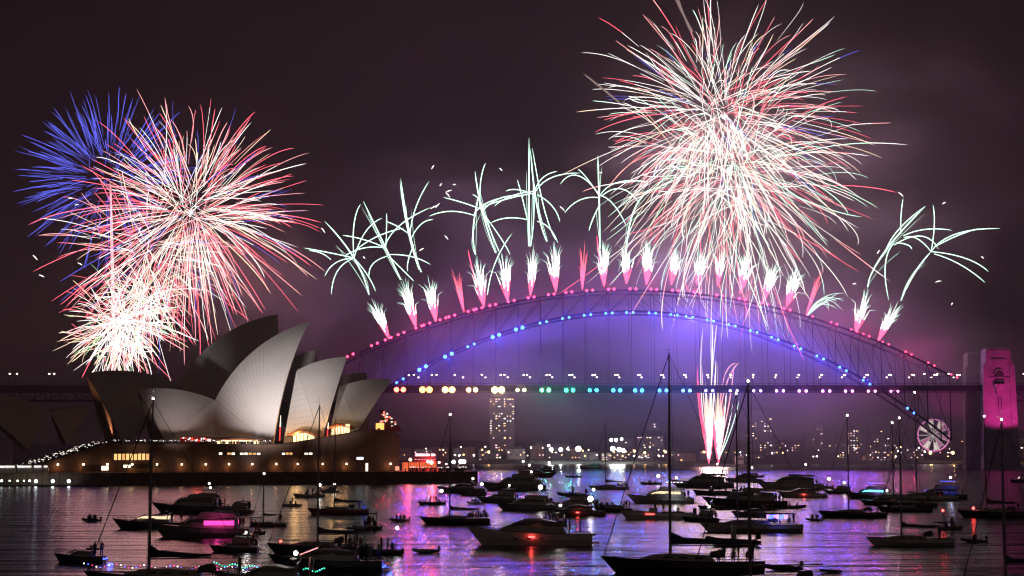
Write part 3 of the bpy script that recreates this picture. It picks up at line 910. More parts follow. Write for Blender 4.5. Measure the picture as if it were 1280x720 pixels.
# profile of the wall top along s, swept back under the halls
prof = [(xl, zt), (xm, zt), (s_of(400, WN), zt + (zr - zt) * .42), (s_of(440, WN), zt + (zr - zt) * .82), (xe, zr), (s_of(490, WN), zr - .3), (xr, zr - 3.0)]
back = -95.0
ring_f = [FP(s, WN, z) for s, z in prof] + [FP(xr, WN, PROM - .5), FP(xl, WN, PROM - .5)]
ring_b = [FP(s, back, z) for s, z in prof] + [FP(xr, back, PROM - .5), FP(xl, back, PROM - .5)]
pod.loft([ring_b, ring_f])
pod.build('podium', podium_m, opera, origin=OB)
# coping and dark joints of the wall
cp_ = MB()
for a, b in zip(prof[:-1], prof[1:]):
    cp_.tube([FP(a[0], WN + .25, a[1] + .15), FP(b[0], WN + .25, b[1] + .15)], .32, 4)
cp_.build('coping', seawall_m, opera, origin=OB)
jt = MB()
q = xl + 2
while q < xr - 1:
    jt.add([FP(q, WN + .05, PROM), FP(q + .22, WN + .05, PROM), FP(q + .22, WN + .05, zt - 1), FP(q, WN + .05, zt - 1)], [(0, 1, 2, 3)])
    q += 7.3
jt.build('wall_joints', surf('joint_dark', (.10, .06, .045), .9), opera, origin=OB)
# the broad stair going down to the forecourt on the left
st = MB()
xs0 = s_of(28, WN)
NS = 36
ring = [(xl, zt - .02)]
for i in range(NS):
    s0 = xl + (xs0 - xl) * i / NS; s1 = xl + (xs0 - xl) * (i + 1) / NS
    z1 = zt - .02 - (zt - PROM - .4) * (i + 1) / NS
    ring += [(s0, z1), (s1, z1)]
ring += [(xs0, PROM - .5), (xl, PROM - .5)]
st.loft([[FP(s, back, z) for s, z in ring], [FP(s, WN, z) for s, z in ring]])
st.build('grand_stair', podium_m, opera, origin=OB)
MB().loft([[FP(xl, WN - .3, zt), FP(xl, WN + .3, zt), FP(xl, WN + .3, zt + 1), FP(xl, WN - .3, zt + 1)],
           [FP(xs0, WN - .3, PROM), FP(xs0, WN + .3, PROM), FP(xs0, WN + .3, PROM + 1), FP(xs0, WN - .3, PROM + 1)]]).build('stair_balustrade', podium_m, opera, origin=OB)
# promenade, forecourt and sea wall
sw = s_of(62, SN, 600); se = s_of(597, SN, 598)
prm = MB()
poly_prism(prm, [(sw - 400, back - 60), (sw - 400, SN - 1), (se - 1, SN - 1), (se - 1, SN - 40), (xr + 20, back)], -1.0, PROM - .02)
tag(prm.build('pavement', surf('promenade_paving', (.22, .15, .11), .85, var=.2, scale=.3), origin=(0, 0, 0)), kind='structure')
swm = MB()
poly_prism(swm, [(sw, SN - 1), (sw, SN), (se, SN), (se, SN - 1)], -2.0, PROM + .05)
poly_prism(swm, [(se - 1, SN - 40), (se - 1, SN - 1.002), (se, SN - 1.002), (se, SN - 40)], -2.0, PROM + .05)
poly_prism(swm, [(sw, SN), (sw, SN + .35), (se, SN + .35), (se, SN)], PROM - .5, PROM + .06)
tag(swm.build('sea_wall', seawall_m), 'long dark stone sea wall below the theatre podium', 'sea wall')

# ---- lit openings
warm = emit('foyer_glow', (1.0, .40, .10), 2.2)
warm_hot = emit('foyer_hot', (1.0, .62, .28), 3.2)
white_w = emit('window_white', (1.0, .82, .62), 2.2)
red_g = emit('red_glow', (1.0, .05, .04), 2.0)
def wall_rect(x0, y0, x1, y1, off, name, mat, parent=None, depth=.25, proud=.06):
    a = on_plane(x0, y1, JP + NX * off, NX); b = on_plane(x1, y0, JP + NX * off, NX)
    s0, s1 = (a - JP).dot(UX), (b - JP).dot(UX)
    m = MB()
    poly_prism(m, [(s0, off - depth), (s0, off + proud), (s1, off + proud), (s1, off - depth)], a.z, b.z)
    return m.build(name, mat, parent or opera, origin=OB)
def window_band(x0, y0, x1, y1, off, n, mat, skip=(), name='window_band'):
    f = wall_rect(x0 - 1, y0 - 1, x1 + 1, y1 + 1, off, name, surf('window_recess', (.03, .02, .015), .6), proud=.05)
    rg = random.Random(int(x0))
    for i in range(n):
        if i in skip: continue
        w = (x1 - x0) / n
        wall_rect(x0 + w * i + w * .10, y0 + rg.uniform(0, .5), x0 + w * (i + 1) - w * .12, y1, off, 'pane', mat if rg.random() < .7 else emit('window_amber', (1.0, .5, .18), 1.0), f, proud=.10)
    return f
window_band(142, 567, 187, 575, WN, 9, emit('window_amber2', (1.0, .52, .18), 1.5))
window_band(273, 565.6, 326, 568.4, WN, 10, white_w, (1, 4))
window_band(352, 565.6, 366, 568.4, WN, 3, white_w)
window_band(380, 565.6, 391, 568.2, WN, 2, white_w)
window_band(103, 582, 137, 588, WN, 3, white_w, (0, 1))
window_band(153, 580.5, 200, 584.5, WN, 4, white_w, (1, 2, 3))
wall_rect(446, 571.5, 454, 574.5, WN, 'lit_sign', emit('sign_bluewhite', (.75, .85, 1.0), 4.0))
wall_rect(457, 579, 460, 589, WN, 'lit_door', white_w)
wall_rect(494, 583, 499, 588, WN, 'lit_door', emit('door_red', (1, .3, .2), 1.6))
# foyers under the shells: glowing glazing beneath dark canopies
def foyer(x0, y0, x1, y1, off, arch=3.0):
    m = MB(); n = 12
    rows = []
    for i in range(n + 1):
        x = x0 + (x1 - x0) * i / n
        yt = y0 - arch * math.sin(PI * i / n) 
        yb = y1
        a = on_plane(x, yt, JP + NX * off, NX); b = on_plane(x, yb, JP + NX * off, NX)
        rows.append([b, a])
    m.grid(rows); m.grid([[p - NX * .4 for p in r] for r in rows])
    g = m.build('foyer_glazing', warm_hot, opera, origin=OB)
    k = MB()
    for i in range(0, n + 1, 2):
        k.tube([rows[i][0] + NX * .2, rows[i][1] + NX * .2], .16, 4)
    k.build('glazing_bar', concrete, g, origin=OB)
    c = MB()
    top = [r[1] for r in rows]
    ext = UX * 2.0
    pts = [top[0] - ext] + top + [top[-1] + ext]
    c.grid([[p + Vector((0, 0, .1)) - NX * 3 for p in pts], [p + Vector((0, 0, .5)) + NX * 2.0 for p in pts], [p + Vector((0, 0, 1.5)) - NX * 3 for p in pts]])
    c.build('canopy', surf('canopy_red_brown', (.25, .08, .05), .6), opera, origin=OB)
    p = rows[n // 2][1].lerp(rows[n // 2][0], .5) + NX * 4
    point_light('foyer_light', p, (1, .42, .14), 1.6e3, .6)
foyer(271, 551.5, 325, 556.5, 26.0, 1.5)
foyer(366, 546, 393, 553, 23.0, 5)
foyer(414, 537, 437, 543, 20.0, 4)
wall_rect(432, 530, 437, 538, 20.5, 'lit_doorway', emit('amber_door', (1.0, .6, .3), 2.2))
bar = wall_rect(225, 546, 264, 555, 27, 'bar_front', surf('bar_dark', (.05, .02, .02), .6))
for i in range(14):
    x = 226 + i * 2.75 + rnd.uniform(-.6, .6)
    y = rnd.uniform(546.5, 550)
    wall_rect(x, y, x + rnd.uniform(1, 2.2), y + rnd.uniform(1, 4), 27, 'bar_light', rnd.choice([red_g, red_g, emit('bar_pink', (1, .5, .5), 2.5), emit('bar_white', (1, .95, .95), 4.0)]), bar, proud=.1)
point_light('bar_glow', FP(s_of(245, 30), 33, zt + 2), (1, .08, .06), 2.2e3, .6)
# slender lit mullion at the foot of the big shell's mouth
for px, y0, y1, off in ((349.5, 519, 551, 25.5), (409, 528, 547, 21.0)):
    a = on_plane(px + 1.5, y0, JP + NX * off, NX); b = on_plane(px, y1, JP + NX * off, NX); m_ = a.lerp(b, .45)
    MB().tube([m_, b], .24, 5).build('lit_mullion', red_g, opera, origin=OB)
    MB().tube([a, m_], [.08, .28], 5).build('lit_mullion', white_w, opera, origin=OB)
point_light('mouth_glow', FP(s_of(372, 27, 545), 24, zt + 6), (1, .55, .2), 4.0e3, .8)
point_light('mouth_glow', FP(s_of(418, 24, 535), 22, zr + 3), (1, .55, .2), 2.2e3, .8)
spot_light('stage_glow', foot(129, 549, CPn, 5), mid(150, 492, CPn), (1, .42, .2), 9.0e3, 80, .5, .6)
# glass nose of the northern foyer
ns = MB()
A_ = mid(479, 512, JP); B_ = foot(501, 535, JP, 6); Cc = foot(472, 536, JP, 14); D_ = B_ - NX * 22
ns.add([A_, Cc, B_, D_, A_ - NX * 6] + [p - Vector((0, 0, 1.2)) for p in (A_, Cc, B_, D_, A_ - NX * 6)], [(0, 1, 2), (0, 2, 3), (0, 3, 4), (1, 6, 7, 2), (2, 7, 8, 3), (0, 5, 6, 1)])
gn = ns.build('glass_nose', surf('nose_glass_redlit', (.22, .07, .06), .25), opera, origin=OB)  # red light falling on the glass is put into its base colour
rg = random.Random(5)
for i in range(26):
    u, v = rg.random(), rg.random()
    if u + v > 1: u, v = 1 - u, 1 - v
    p = A_ + (Cc - A_) * u * .8 + (B_ - A_) * v + NX * .4
    MB().box(p, (rg.uniform(.5, 1.4), .3, rg.uniform(.3, .7))).build('nose_reflection', emit('nose_' + 'rwp'[i % 3], ((1, .15, .1), (1, .85, .7), (1, .4, .3))[i % 3], (1.6, 1.6, 1.2)[i % 3]), gn, origin=OB)  # red and white reflections on the glass, added as glowing blocks
wall_rect(470, 529, 480, 537.5, 13, 'foyer_glazing', warm)
# wall lamps with their pools of light, standing on the promenade
lampw = emit('promenade_lamp', (1.0, .78, .5), 12.0)
for i, px in enumerate((72, 104, 134, 165, 196, 227, 257, 286, 315, 345, 372, 403, 433, 488)):
    s = s_of(px, WN + 2)
    b = FP(s, WN + 2.2, PROM)
    l = thing('lamp_post', 'short promenade lamp glowing against the brown podium wall', 'lamp', b, group='lamps along the podium wall')
    MB().tube([(0, 0, 0), (0, 0, 2.7)], .07, 5).build('post', steel, l)
    MB().ball((0, 0, 3.0), .36, n=8, m=6).build('globe', lampw, l, smooth=True)
    point_light('promenade_light', b + Vector((0, 0, 1.9)) - NX * .8, (1, .42, .15), 75.0, .15)

# ---- floodlights washing the shells, set along the sea wall
fl_c = (1.0, .92, .94)
spot_light('shell_flood', FP(s_of(285, SN), SN + 34, 6.0), mid(338, 462, JP) + NX * 12, fl_c, 5.6e5, 42, 3.0, 1.0)
spot_light('shell_flood', FP(s_of(196, SN), SN + 34, 6.0), mid(219, 507, JP) + NX * 9, fl_c, 1.5e5, 19, 2.0, 1.0)
spot_light('shell_flood', FP(s_of(365, SN), SN + 30, 9), mid(428, 478, JP) + NX * 8, fl_c, .72e5, 36, 2.0, .9)
spot_light('shell_flood', FP(s_of(150, SN), SN + 20, 8), foot(190, 520, CPn, 24), (1.0, .66, .50), 0.12e5, 17, 2.0, .9)

# ---- bright forecourt stalls and quay lamps at the far left
white_h = emit('lamp_cool', (.92, .97, 1.0), 9.0)
def quay_lamp(px, py, off, r, label, group, mat=white_h, h=3.0, power=0.0, name='quay_lamp', base=None):
    p = on_plane(px, py, JP + NX * off, NX)
    zb = PROM if base is None else base
    b = Vector((p.x, p.y, min(zb, p.z - .5)))
    l = thing(name, label, 'lamp', b, group=group)
    hh = p.z - b.z
    MB().tube([(0, 0, 0), (0, 0, hh - r * .8)], .08, 5).build('post', steel, l)
    MB().ball((0, 0, hh), r, n=8, m=6).build('globe', mat, l, smooth=True)
    if power: point_light('quay_light', p + NX * (r + .4), mat.node_tree.nodes['Emission'].inputs['Color'].default_value[:3], power, .3)
for px in (45, 66, 86): quay_lamp(px, 601.5, SN + 3.0, .62, 'big white lamp low on the dark quay edge left of the podium', 'white lamps on the lower quay', power=50, base=.6)
for px, r in ((12, .3), (22, .35), (30, .3), (37, .4), (2, .45)): quay_lamp(px, 601, SN + 3.2, r, 'small white lamp low on the quay edge at the left border', 'small lamps on the lower quay', mat=emit('lamp_greenish', (.8, 1, .8), 5), base=.6)
lq = MB(); poly_prism(lq, [(sw - 60, SN + .4), (sw - 60, SN + 6), (s_of(108, SN + 6), SN + 6), (s_of(108, SN), SN + .4)], -1, .6)
lqo = tag(lq.build('landing_stage', seawall_m, origin=None), 'low dark landing stage with mooring posts at the left border', 'jetty')
for px in (34, 47, 53, 74, 90, 103):
    a = on_plane(px, 606, JP + NX * (SN + 5.5), NX)
    MB().tube([(a.x, a.y, -1), (a.x, a.y, 5.0)], .16, 6).build('mooring_post', seawall_m, lqo)
rg = random.Random(11)
for k in range(9):
    px = 3 + k * 7 + rg.uniform(-2, 2)
    s = s_of(px, WN + 4)
    z = on_plane(px, 583 + rg.uniform(-3, 3), JP + NX * (WN + 4), NX).z
    stl = thing('food_stall', 'brightly lit white stall crowded together on the forecourt at the left border', 'stall', FP(s, WN + 4, PROM), group='lit stalls on the forecourt')
    wd = rg.uniform(1.5, 2.6)
    MB().box((0, 0, 1.0), (wd, 1.6, 2.0)).build('counter', surf('stall_white', (.5, .5, .5), .6), stl)
    MB().loft([[(-wd * .6, -1, 2.6), (wd * .6, -1, 2.6), (wd * .6, 1, 2.6), (-wd * .6, 1, 2.6)], [(-.1, -.1, 3.4), (.1, -.1, 3.4), (.1, .1, 3.4), (-.1, .1, 3.4)]]).build('canopy', MATS['stall_white'], stl)
    MB().box((0, -.95, 2.3), (wd * .8, .15, .45)).build('light_bar', emit('stall_glow' + str(k % 3), ((1, 1, 1), (1, .85, .95), (1, .9, .7))[k % 3], 3.5), stl)
# the crowd on stairs and podium edge, a scatter of phone screens and lamps
cr_ = MB(); ph = MB()
def crowd_at(p, g):
    h = g.uniform(1.5, 1.8)
    cr_.loft([[p + Vector((.2 * math.cos(a), .14 * math.sin(a), zz)) * 1 if False else Vector((p.x + rr * math.cos(a), p.y + rr * .7 * math.sin(a), p.z + zz)) for a in (0, 1.26, 2.5, 3.77, 5.0)] for zz, rr in ((0, .16), (.8, .2), (1.25, .26), (1.42, .1), (h - .12, .13), (h, .05))])
for k in range(520):
    t = rg.random()
    which = rg.random()
    if which < .45:
        s = xl + (xs0 - xl) * t; n = rg.uniform(-20, WN - 1); z = zt + (PROM + .4 - zt) * t
    elif which < .8:
        s = xl + (s_of(340, WN) - xl) * t; n = WN - rg.uniform(.8, 3); z = zt
    else:
        s = s_of(505, SN - 8) + (se - 4 - s_of(505, SN - 8)) * t; n = SN - rg.uniform(2, 7); z = PROM
    p = FP(s, n, z)
    crowd_at(p, rg)
    if rg.random() < .5:
        ph.box(p + NX * .35 + Vector((0, 0, rg.uniform(1.35, 1.9))), (rg.uniform(.14, .5), .05, rg.uniform(.10, .24)))
tag(cr_.build('crowd', surf('dark_clothes', (.05, .045, .05), .9, var=.6, scale=.8)), kind='stuff')
tag(ph.build('phone_lights', emit('phone_glow', (1.0, .9, .8), 2.2)), kind='stuff')
# promenade lamps and the red-lit bar pavilion at the right-hand tip
for px, py, r, c in ((513, 574.5, .62, 'amber'), (535, 577, .55, 'white'), (549, 578, .42, 'white'), (567, 577.5, .75, 'white'), (576, 577, .85, 'white'), (580, 577, .8, 'white'), (558, 580, .3, 'white')):
    m = emit('tip_amber', (1, .6, .35), 9) if c == 'amber' else emit('tip_white', (1, .88, .85), 9)
    quay_lamp(px, py, SN - 9, r, 'round lamp on a post on the promenade tip right of the podium', 'lamps on the promenade tip', mat=m, power=250)
bp = FP(s_of(528, SN - 24), SN - 24, PROM)
bar_p = thing('bar_pavilion', 'red lit open bar pavilion with a glowing roof sign on the promenade tip', 'pavilion', bp)
def lp(s, n, z): return UX * s + NX * n + Vector((0, 0, z))
bw = 7.5
rf = MB().loft([[lp(-bw, -4, 3.6), lp(bw, -4, 3.6), lp(bw, 4, 3.6), lp(-bw, 4, 3.6)], [lp(-bw, -4, 4.0), lp(bw, -4, 4.0), lp(bw, 4, 4.0), lp(-bw, 4, 4.0)]])
rf.build('roof', surf('bar_roof', (.12, .04, .04), .7), bar_p)
for s in (-bw + .3, -bw / 3, bw / 3, bw - .3):
    for n in (-3.7, 3.7): MB().tube([lp(s, n, 0), lp(s, n, 3.6)], .14, 6).build('post', steel, bar_p)
MB().loft([[lp(-bw, -3.9, 0), lp(bw, -3.9, 0), lp(bw, -3.6, 0), lp(-bw, -3.6, 0)], [lp(-bw, -3.9, 3.5), lp(bw, -3.9, 3.5), lp(bw, -3.6, 3.5), lp(-bw, -3.6, 3.5)]]).build('back_wall', emit('bar_back_glow', (1, .16, .06), .9), bar_p)  # the bar's red light given to the wall as its own glow
MB().loft([[lp(-bw + 1, 2.6, 0), lp(bw - 1, 2.6, 0), lp(bw - 1, 3.2, 0), lp(-bw + 1, 3.2, 0)], [lp(-bw + 1, 2.6, 1.1), lp(bw - 1, 2.6, 1.1), lp(bw - 1, 3.2, 1.1), lp(-bw + 1, 3.2, 1.1)]]).build('counter', surf('bar_counter', (.3, .12, .08), .5), bar_p)
sg = MB().loft([[lp(-4.6, 3.4, 4.2), lp(4.6, 3.4, 4.2), lp(4.6, 3.7, 4.2), lp(-4.6, 3.7, 4.2)], [lp(-4.6, 3.4, 7.4), lp(4.6, 3.4, 7.4), lp(4.6, 3.7, 7.4), lp(-4.6, 3.7, 7.4)]]).build('sign_board', surf('sign_dark', (.03, .02, .03), .6), bar_p)
gx = MB(); x = -4.2
while x < 4.0:
    wd = rg.uniform(.35, .7)
    if not 1.4 < x < 2.2: gx.box(lp(x + wd / 2, 3.85, 6.6), (wd, .1, rg.uniform(.8, 1.1)), rz=TH)
    x += wd + .14
gx.build('sign_lettering', emit('sign_pink', (1, .55, .62), 3.2), sg)
for k in range(7): MB().box(lp(-4.2 + 1.35 * k, 3.85, 4.7), (.7, .1, .25), rz=TH).build('sign_lamp', emit('sign_red', (1, .25, .3), 2.5), sg)
MB().ball(lp(2.4, 4.6, 3.5), .95, n=10, m=6).build('red_lamp', emit('bar_red_lamp', (1, .10, .08), 12), bar_p, smooth=True)
point_light('bar_red_light', bp + lp(2.4, 6.6, 3.5), (1, .04, .05), 9.0e3, .6)
point_light('bar_red_light', FP(xr + 5, WN - 3, PROM + 6), (1, .05, .04), 5e3, .6)

# ================================================================ FAR SHORE CITY
rg = random.Random(21)
bmat = [surf('flat_block_' + n, c, .85, var=.2, scale=.1) for n, c in (('grey', (.20, .19, .19)), ('brick', (.22, .12, .09)), ('pale', (.32, .29, .26)), ('dark', (.10, .09, .10)))]
wmat = [emit('far_window_' + n, c, s) for n, c, s in (('warm', (1, .68, .36), 3.2), ('amber', (1, .5, .2), 2.6), ('white', (1, .92, .85), 4.0), ('pink', (1, .6, .7), 2.4))]
def block(px0, px1, ytop, Y, label, nwin, group=None, roof=None, cat='building', ybase=575, wsize=1.0, bright=1.0, mat=None, name='apartment_block'):
    a = at(px0, ytop, Y); b = at(px1, ytop, Y)
    w = b.x - a.x; H = a.z; d = min(w, 30.0)
    cx = (a.x + b.x) / 2
    r = thing(name, label, cat, (cx, Y, 0), group=group)
    wall = MB().box((0, d / 2, H / 2 - 2), (w, d, H + 4)).build('wall', mat or rg.choice(bmat), r)
    rk = roof or rg.choice(('flat', 'gable', 'plant'))
    rm = surf('dark_roof', (.06, .05, .05), .8)
    if rk == 'gable' and w < 40:
        MB().loft([[(-w / 2 - .4, -.4, H), (w / 2 + .4, -.4, H), (w / 2 + .4, d + .4, H), (-w / 2 - .4, d + .4, H)], [(-w / 2 + 1.5, d / 2 - .1, H + w * .22), (w / 2 - 1.5, d / 2 - .1, H + w * .22), (w / 2 - 1.5, d / 2 + .1, H + w * .22), (-w / 2 + 1.5, d / 2 + .1, H + w * .22)]]).build('roof', rm, r)
    else:
        ro = MB().box((0, d / 2, H + .4), (w + .6, d + .6, .8)).build('roof', rm, r)
        if rk == 'plant': MB().box((w * .12, d / 2, H + 2.2), (w * .4, d * .5, 2.8)).build('plant_room', rm, ro)
    nf = max(2, int(H / 3.1)); nc = max(2, int(w / 3.4))
    zlow = max(2.5, at(px0, ybase, Y).z)
    cells = [(i, j) for i in range(nc) for j in range(nf) if 1.5 + j * 3.1 > zlow - 1 and 1.5 + j * 3.1 < H - 1]
    rg.shuffle(cells)
    for i, j in cells[:nwin]:
        x = -w / 2 + (i + .5) * w / nc + rg.uniform(-.3, .3); z = 1.5 + j * 3.1
        MB().box((x, -.06, z), (rg.choice((.9, 1.2, 1.6, 2.4)) * wsize, .3, rg.choice((.9, 1.1, 1.3)) * wsize)).build('lit_window', rg.choice(wmat), wall)
    for i, j in cells[nwin:nwin + (90 - nwin if H > 60 else 5)]:
        x = -w / 2 + (i + .5) * w / nc; z = 1.5 + j * 3.1
        MB().box((x, -.04, z), (1.4, .2, 1.3)).build('dark_window', surf('unlit_glass', (.03, .03, .04), .2), wall)
    return r
block(612, 643, 497, 2120, 'tall slab tower with scattered lit windows rising behind the deck lamps', 60, roof='flat', mat=bmat[2], name='tower_block')
block(939, 965, 512, 2150, 'hazy apartment tower with white lights just right of the barge jets', 26, roof='plant', name='tower_block')
block(1020, 1029, 532, 2200, 'slim block with a cluster of amber windows on the right-hand hillside', 10)
block(1058, 1073, 537, 2150, 'square block with rows of amber windows in front of the right-hand hillside', 34)
block(796, 829, 545, 2080, 'wide apartment block with pink-white windows behind the tallest mast', 16)
block(765, 792, 549, 2060, 'low waterside hall with very bright white floodlights', 8, roof='flat')
block(812, 824, 528, 2180, 'tapering dark tower rising behind the wide block', 12, roof='plant')
block(676, 712, 556, 2050, 'long low wharf shed under bright white lamps', 6, roof='gable')
gl = ['dim low building with a few lit windows on the far shore under the bridge', 'dim hillside house with lit windows on the right-hand far shore']
x = 492
while x < 940:
    w = rg.uniform(10, 26)
    if not (600 < x + w / 2 < 655 and False):
        block(x, x + w, rg.uniform(556, 569), rg.uniform(1985, 2060), gl[0], rg.randint(2, 6), group='dim buildings along the far shore')
    x += w + rg.uniform(-3, 9)
for k in range(62):
    px = rg.uniform(930, 1285); w = rg.uniform(7, 18); Y = rg.uniform(2000, 2450)
    yt = 571 - (Y - 1990) / 460 * rg.uniform(18, 40) - rg.uniform(0, 8)
    block(px, px + w, yt, Y, gl[1], rg.randint(3, 8), group='dim hillside houses', ybase=578)
# lamps along the far quay
def far_lamp(px, py, Y, r, mat, label, group, power=0):
    p = at(px, py, Y)
    l = thing('quay_lamp', label, 'lamp', (p.x, Y, 2.0), group=group)
    h = max(1.0, p.z - 2.0)
    MB().tube([(0, 0, 0), (0, 0, h - r * .8)], .2, 5).build('post', steel, l)
    MB().ball((0, 0, h), r, n=8, m=6).build('lamp_head', mat, l, smooth=True)
    if power: point_light('quay_light', (p.x, Y - r - 2, p.z), mat.node_tree.nodes['Emission'].inputs['Color'].default_value[:3], power, 1.0)
fw_ = emit('far_lamp_white', (.95, 1.0, .98), 22.0); fo = emit('far_lamp_orange', (1.0, .52, .18), 12.0); fs = emit('far_lamp_small', (1.0, .82, .66), 7.0)
for px, py, r in ((689, 562, 2.2), (701, 562, 2.2), (723, 561, 3.2), (766, 561, 2.8), (774, 562, 2.6), (779, 563, 2.2), (686, 557, 1.4), (764, 550, 1.8), (770, 550, 1.8), (777, 549, 1.6)):
    far_lamp(px, py, 1975, r, fw_, 'glaring white floodlight on the far quay between the slab tower and the tallest mast', 'white floodlights on the far quay', 2.0e4 * r * .3)
for px in (1163, 1191, 1213, 1269): far_lamp(px, 566, 1978, 1.9, fo, 'orange street lamp on the right-hand far quay', 'orange lamps on the far quay', 6e3)
for px, py in ((793, 564), (611, 565), (880, 565), (806, 566), (832, 565)): far_lamp(px, py, 1976, 1.4, fo, 'amber lamp on the far quay under the blue deck lamps', 'amber lamps on the far quay', 2e3)
for k in range(60):
    px = rg.uniform(505, 1280); far_lamp(px, rg.uniform(558, 571), rg.uniform(1972, 2010), rg.uniform(.5, .95), rg.choice((fs, fs, fw_, fo)), 'tiny lamp in the row along the far waterfront', 'tiny lamps along the far waterfront')
# lit ferris wheel seen through the bridge steel
fp = at(1167, 544, 1985)
wh = thing('ferris_wheel', 'glowing pink and white ferris wheel seen through the bridge steelwork', 'ferris wheel', (fp.x, 1985, 0))
rad = 19.0
zc = fp.z
def circ(r, n=32, y=0): return [(r * math.cos(2 * PI * i / n), y, zc + r * math.sin(2 * PI * i / n)) for i in range(n + 1)]
for y in (-1.2, 1.2): MB().tube(circ(rad, y=y), .55, 4).build('rim', emit('wheel_pink', (1, .3, .7), 1.3), wh)
for i in range(16):
    a = 2 * PI * i / 16
    MB().tube([(2 * math.cos(a), 0, zc + 2 * math.sin(a)), (rad * math.cos(a), 0, zc + rad * math.sin(a))], .35, 4).build('spoke', emit('wheel_white', (1, .9, .85), .9), wh)
    if i in (1, 2, 4, 6, 9, 10, 12, 13, 15):
        a2 = a + 2 * PI / 16
        r0_, r1_ = (5, 17) if i % 2 else (9, 18)
        ps = [(r * math.cos(q), .3, zc + r * math.sin(q)) for r, q in ((r0_, a + .04), (r1_, a + .04), (r1_, a2 - .04), (r0_, a2 - .04))]
        MB().loft([ps, [(x, .7, z) for x, y, z in ps]]).build('lit_panel', (emit('wheel_cream', (1, .82, .72), 1.2), emit('wheel_rose', (1, .35, .6), .6))[i % 2], wh)
    MB().box((rad * math.cos(a) * 1.05, 0, zc + rad * math.sin(a) * 1.05 - 1.0), (1.8, 2.0, 2.0)).build('gondola', surf('gondola_red', (.4, .05, .08), .5), wh)
MB().ball((0, 0, zc), 2.0).build('hub', MATS['wheel_white'], wh)
for sx in (-1, 1): MB().tube([(0, 1.8, zc), (sx * 11, 2.5, 0)], .6, 5).build('support_leg', steel, wh)
# fireworks barge beneath the arch
bb = on_water(900, 583)
bg_ = thing('fireworks_barge', 'low dark barge launching the two white jets of fire', 'barge', (bb.x, bb.y, 0))
k = bb.y / FPX
MB().loft([[(-32 * k, -5, -.6), (35 * k, -5, -.6), (35 * k, 5, -.6), (-32 * k, 5, -.6)], [(-34 * k, -5.4, 2.2), (37 * k, -5.4, 2.2), (37 * k, 5.4, 2.2), (-34 * k, 5.4, 2.2)]]).build('hull', surf('barge_hull', (.06, .05, .05), .8), bg_)
tw = MB().box((24 * k, 0, 6), (10 * k, 6, 8)).build('wheelhouse', surf('barge_house', (.10, .09, .09), .7), bg_)
MB().box((24 * k, -3.1, 7.5), (7 * k, .3, 1.6)).build('window', surf('unlit_glass', (.03, .03, .04), .2), tw)
MB().tube([(24 * k, 0, 10), (24 * k, 0, 15)], .2, 5).build('mast', steel, tw)
for i in range(9):
    MB().tube([((-28 + 5 * i) * k, 0, 2.2), ((-28 + 5 * i) * k, 0, 4.0)], .5, 6).build('mortar', steel, bg_)

# ================================================================ PEOPLE (one continuous body each)
def make_person_mesh(pose):
    V = []; E = []; Rr = []
    def v(p, r, link=None):
        V.append(p); Rr.append(r)
        if link is not None: E.append((link, len(V) - 1))
        return len(V) - 1
    if pose == 'seated':
        pel = v((0, 0, .50), .15); zs = .50
    else:
        pel = v((0, 0, .93), .14); zs = .93
    ch = v((.02, 0, zs + .28), .15, pel); sh = v((.0, 0, zs + .48), .12, ch)
    nk = v((.01, 0, zs + .58), .055, sh); h1 = v((.02, 0, zs + .66), .085, nk); h2 = v((.025, 0, zs + .76), .095, h1); v((.02, 0, zs + .85), .06, h2)
    v((.115, 0, zs + .72), .02, h2)
    for s in (-1, 1):
        a = v((0, s * .19, zs + .46), .065, sh)
        if pose == 'raised' and s > 0:
            b = v((.18, s * .26, zs + .58), .045, a); c = v((.26, s * .18, zs + .82), .036, b)
        else:
            b = v((-.02 if pose != 'seated' else .05, s * .25, zs + .20), .048, a); c = v((.12 if pose == 'seated' else .06, s * .22, zs - .03), .036, b)
        d = v((V[c][0] + .03, V[c][1], V[c][2] + (.09 if V[c][2] > zs + .5 else -.09)), .036, c)
        hp = v((0, s * .09, zs - .06), .10, pel)
        if pose == 'seated':
            k = v((.42, s * .11, .48), .075, hp); f = v((.44, s * .11, .08), .05, k)
        else:
            k = v((.02, s * .10, .50), .072, hp); f = v((-.01, s * .10, .09), .05, k)
        v((V[f][0] + .15, s * .11, .04), .04, f)
    me = bpy.data.meshes.new('person_body'); me.from_pydata(V, E, [])
    o = bpy.data.objects.new('person_body', me); col.objects.link(o)
    sk = o.modifiers.new('skin', 'SKIN')
    for i, r in enumerate(Rr): me.skin_vertices[0].data[i].radius = (r, r)
    me.skin_vertices[0].data[0].use_root = True
    su = o.modifiers.new('sub', 'SUBSURF'); su.levels = 1; su.render_levels = 1
    dg = bpy.context.evaluated_depsgraph_get()
    m2 = bpy.data.meshes.new_from_object(o.evaluated_get(dg))
    bpy.data.objects.remove(o)
    return m2
cloth = [surf('clothes_' + n, c, .85, var=.3, scale=6) for n, c in (('black', (.03, .03, .035)), ('navy', (.03, .04, .08)), ('grey', (.15, .14, .14)), ('maroon', (.14, .04, .04)), ('white', (.5, .48, .46)))]
skin_m = surf('skin', (.40, .24, .17), .6, var=.1, scale=8)
PM = {}
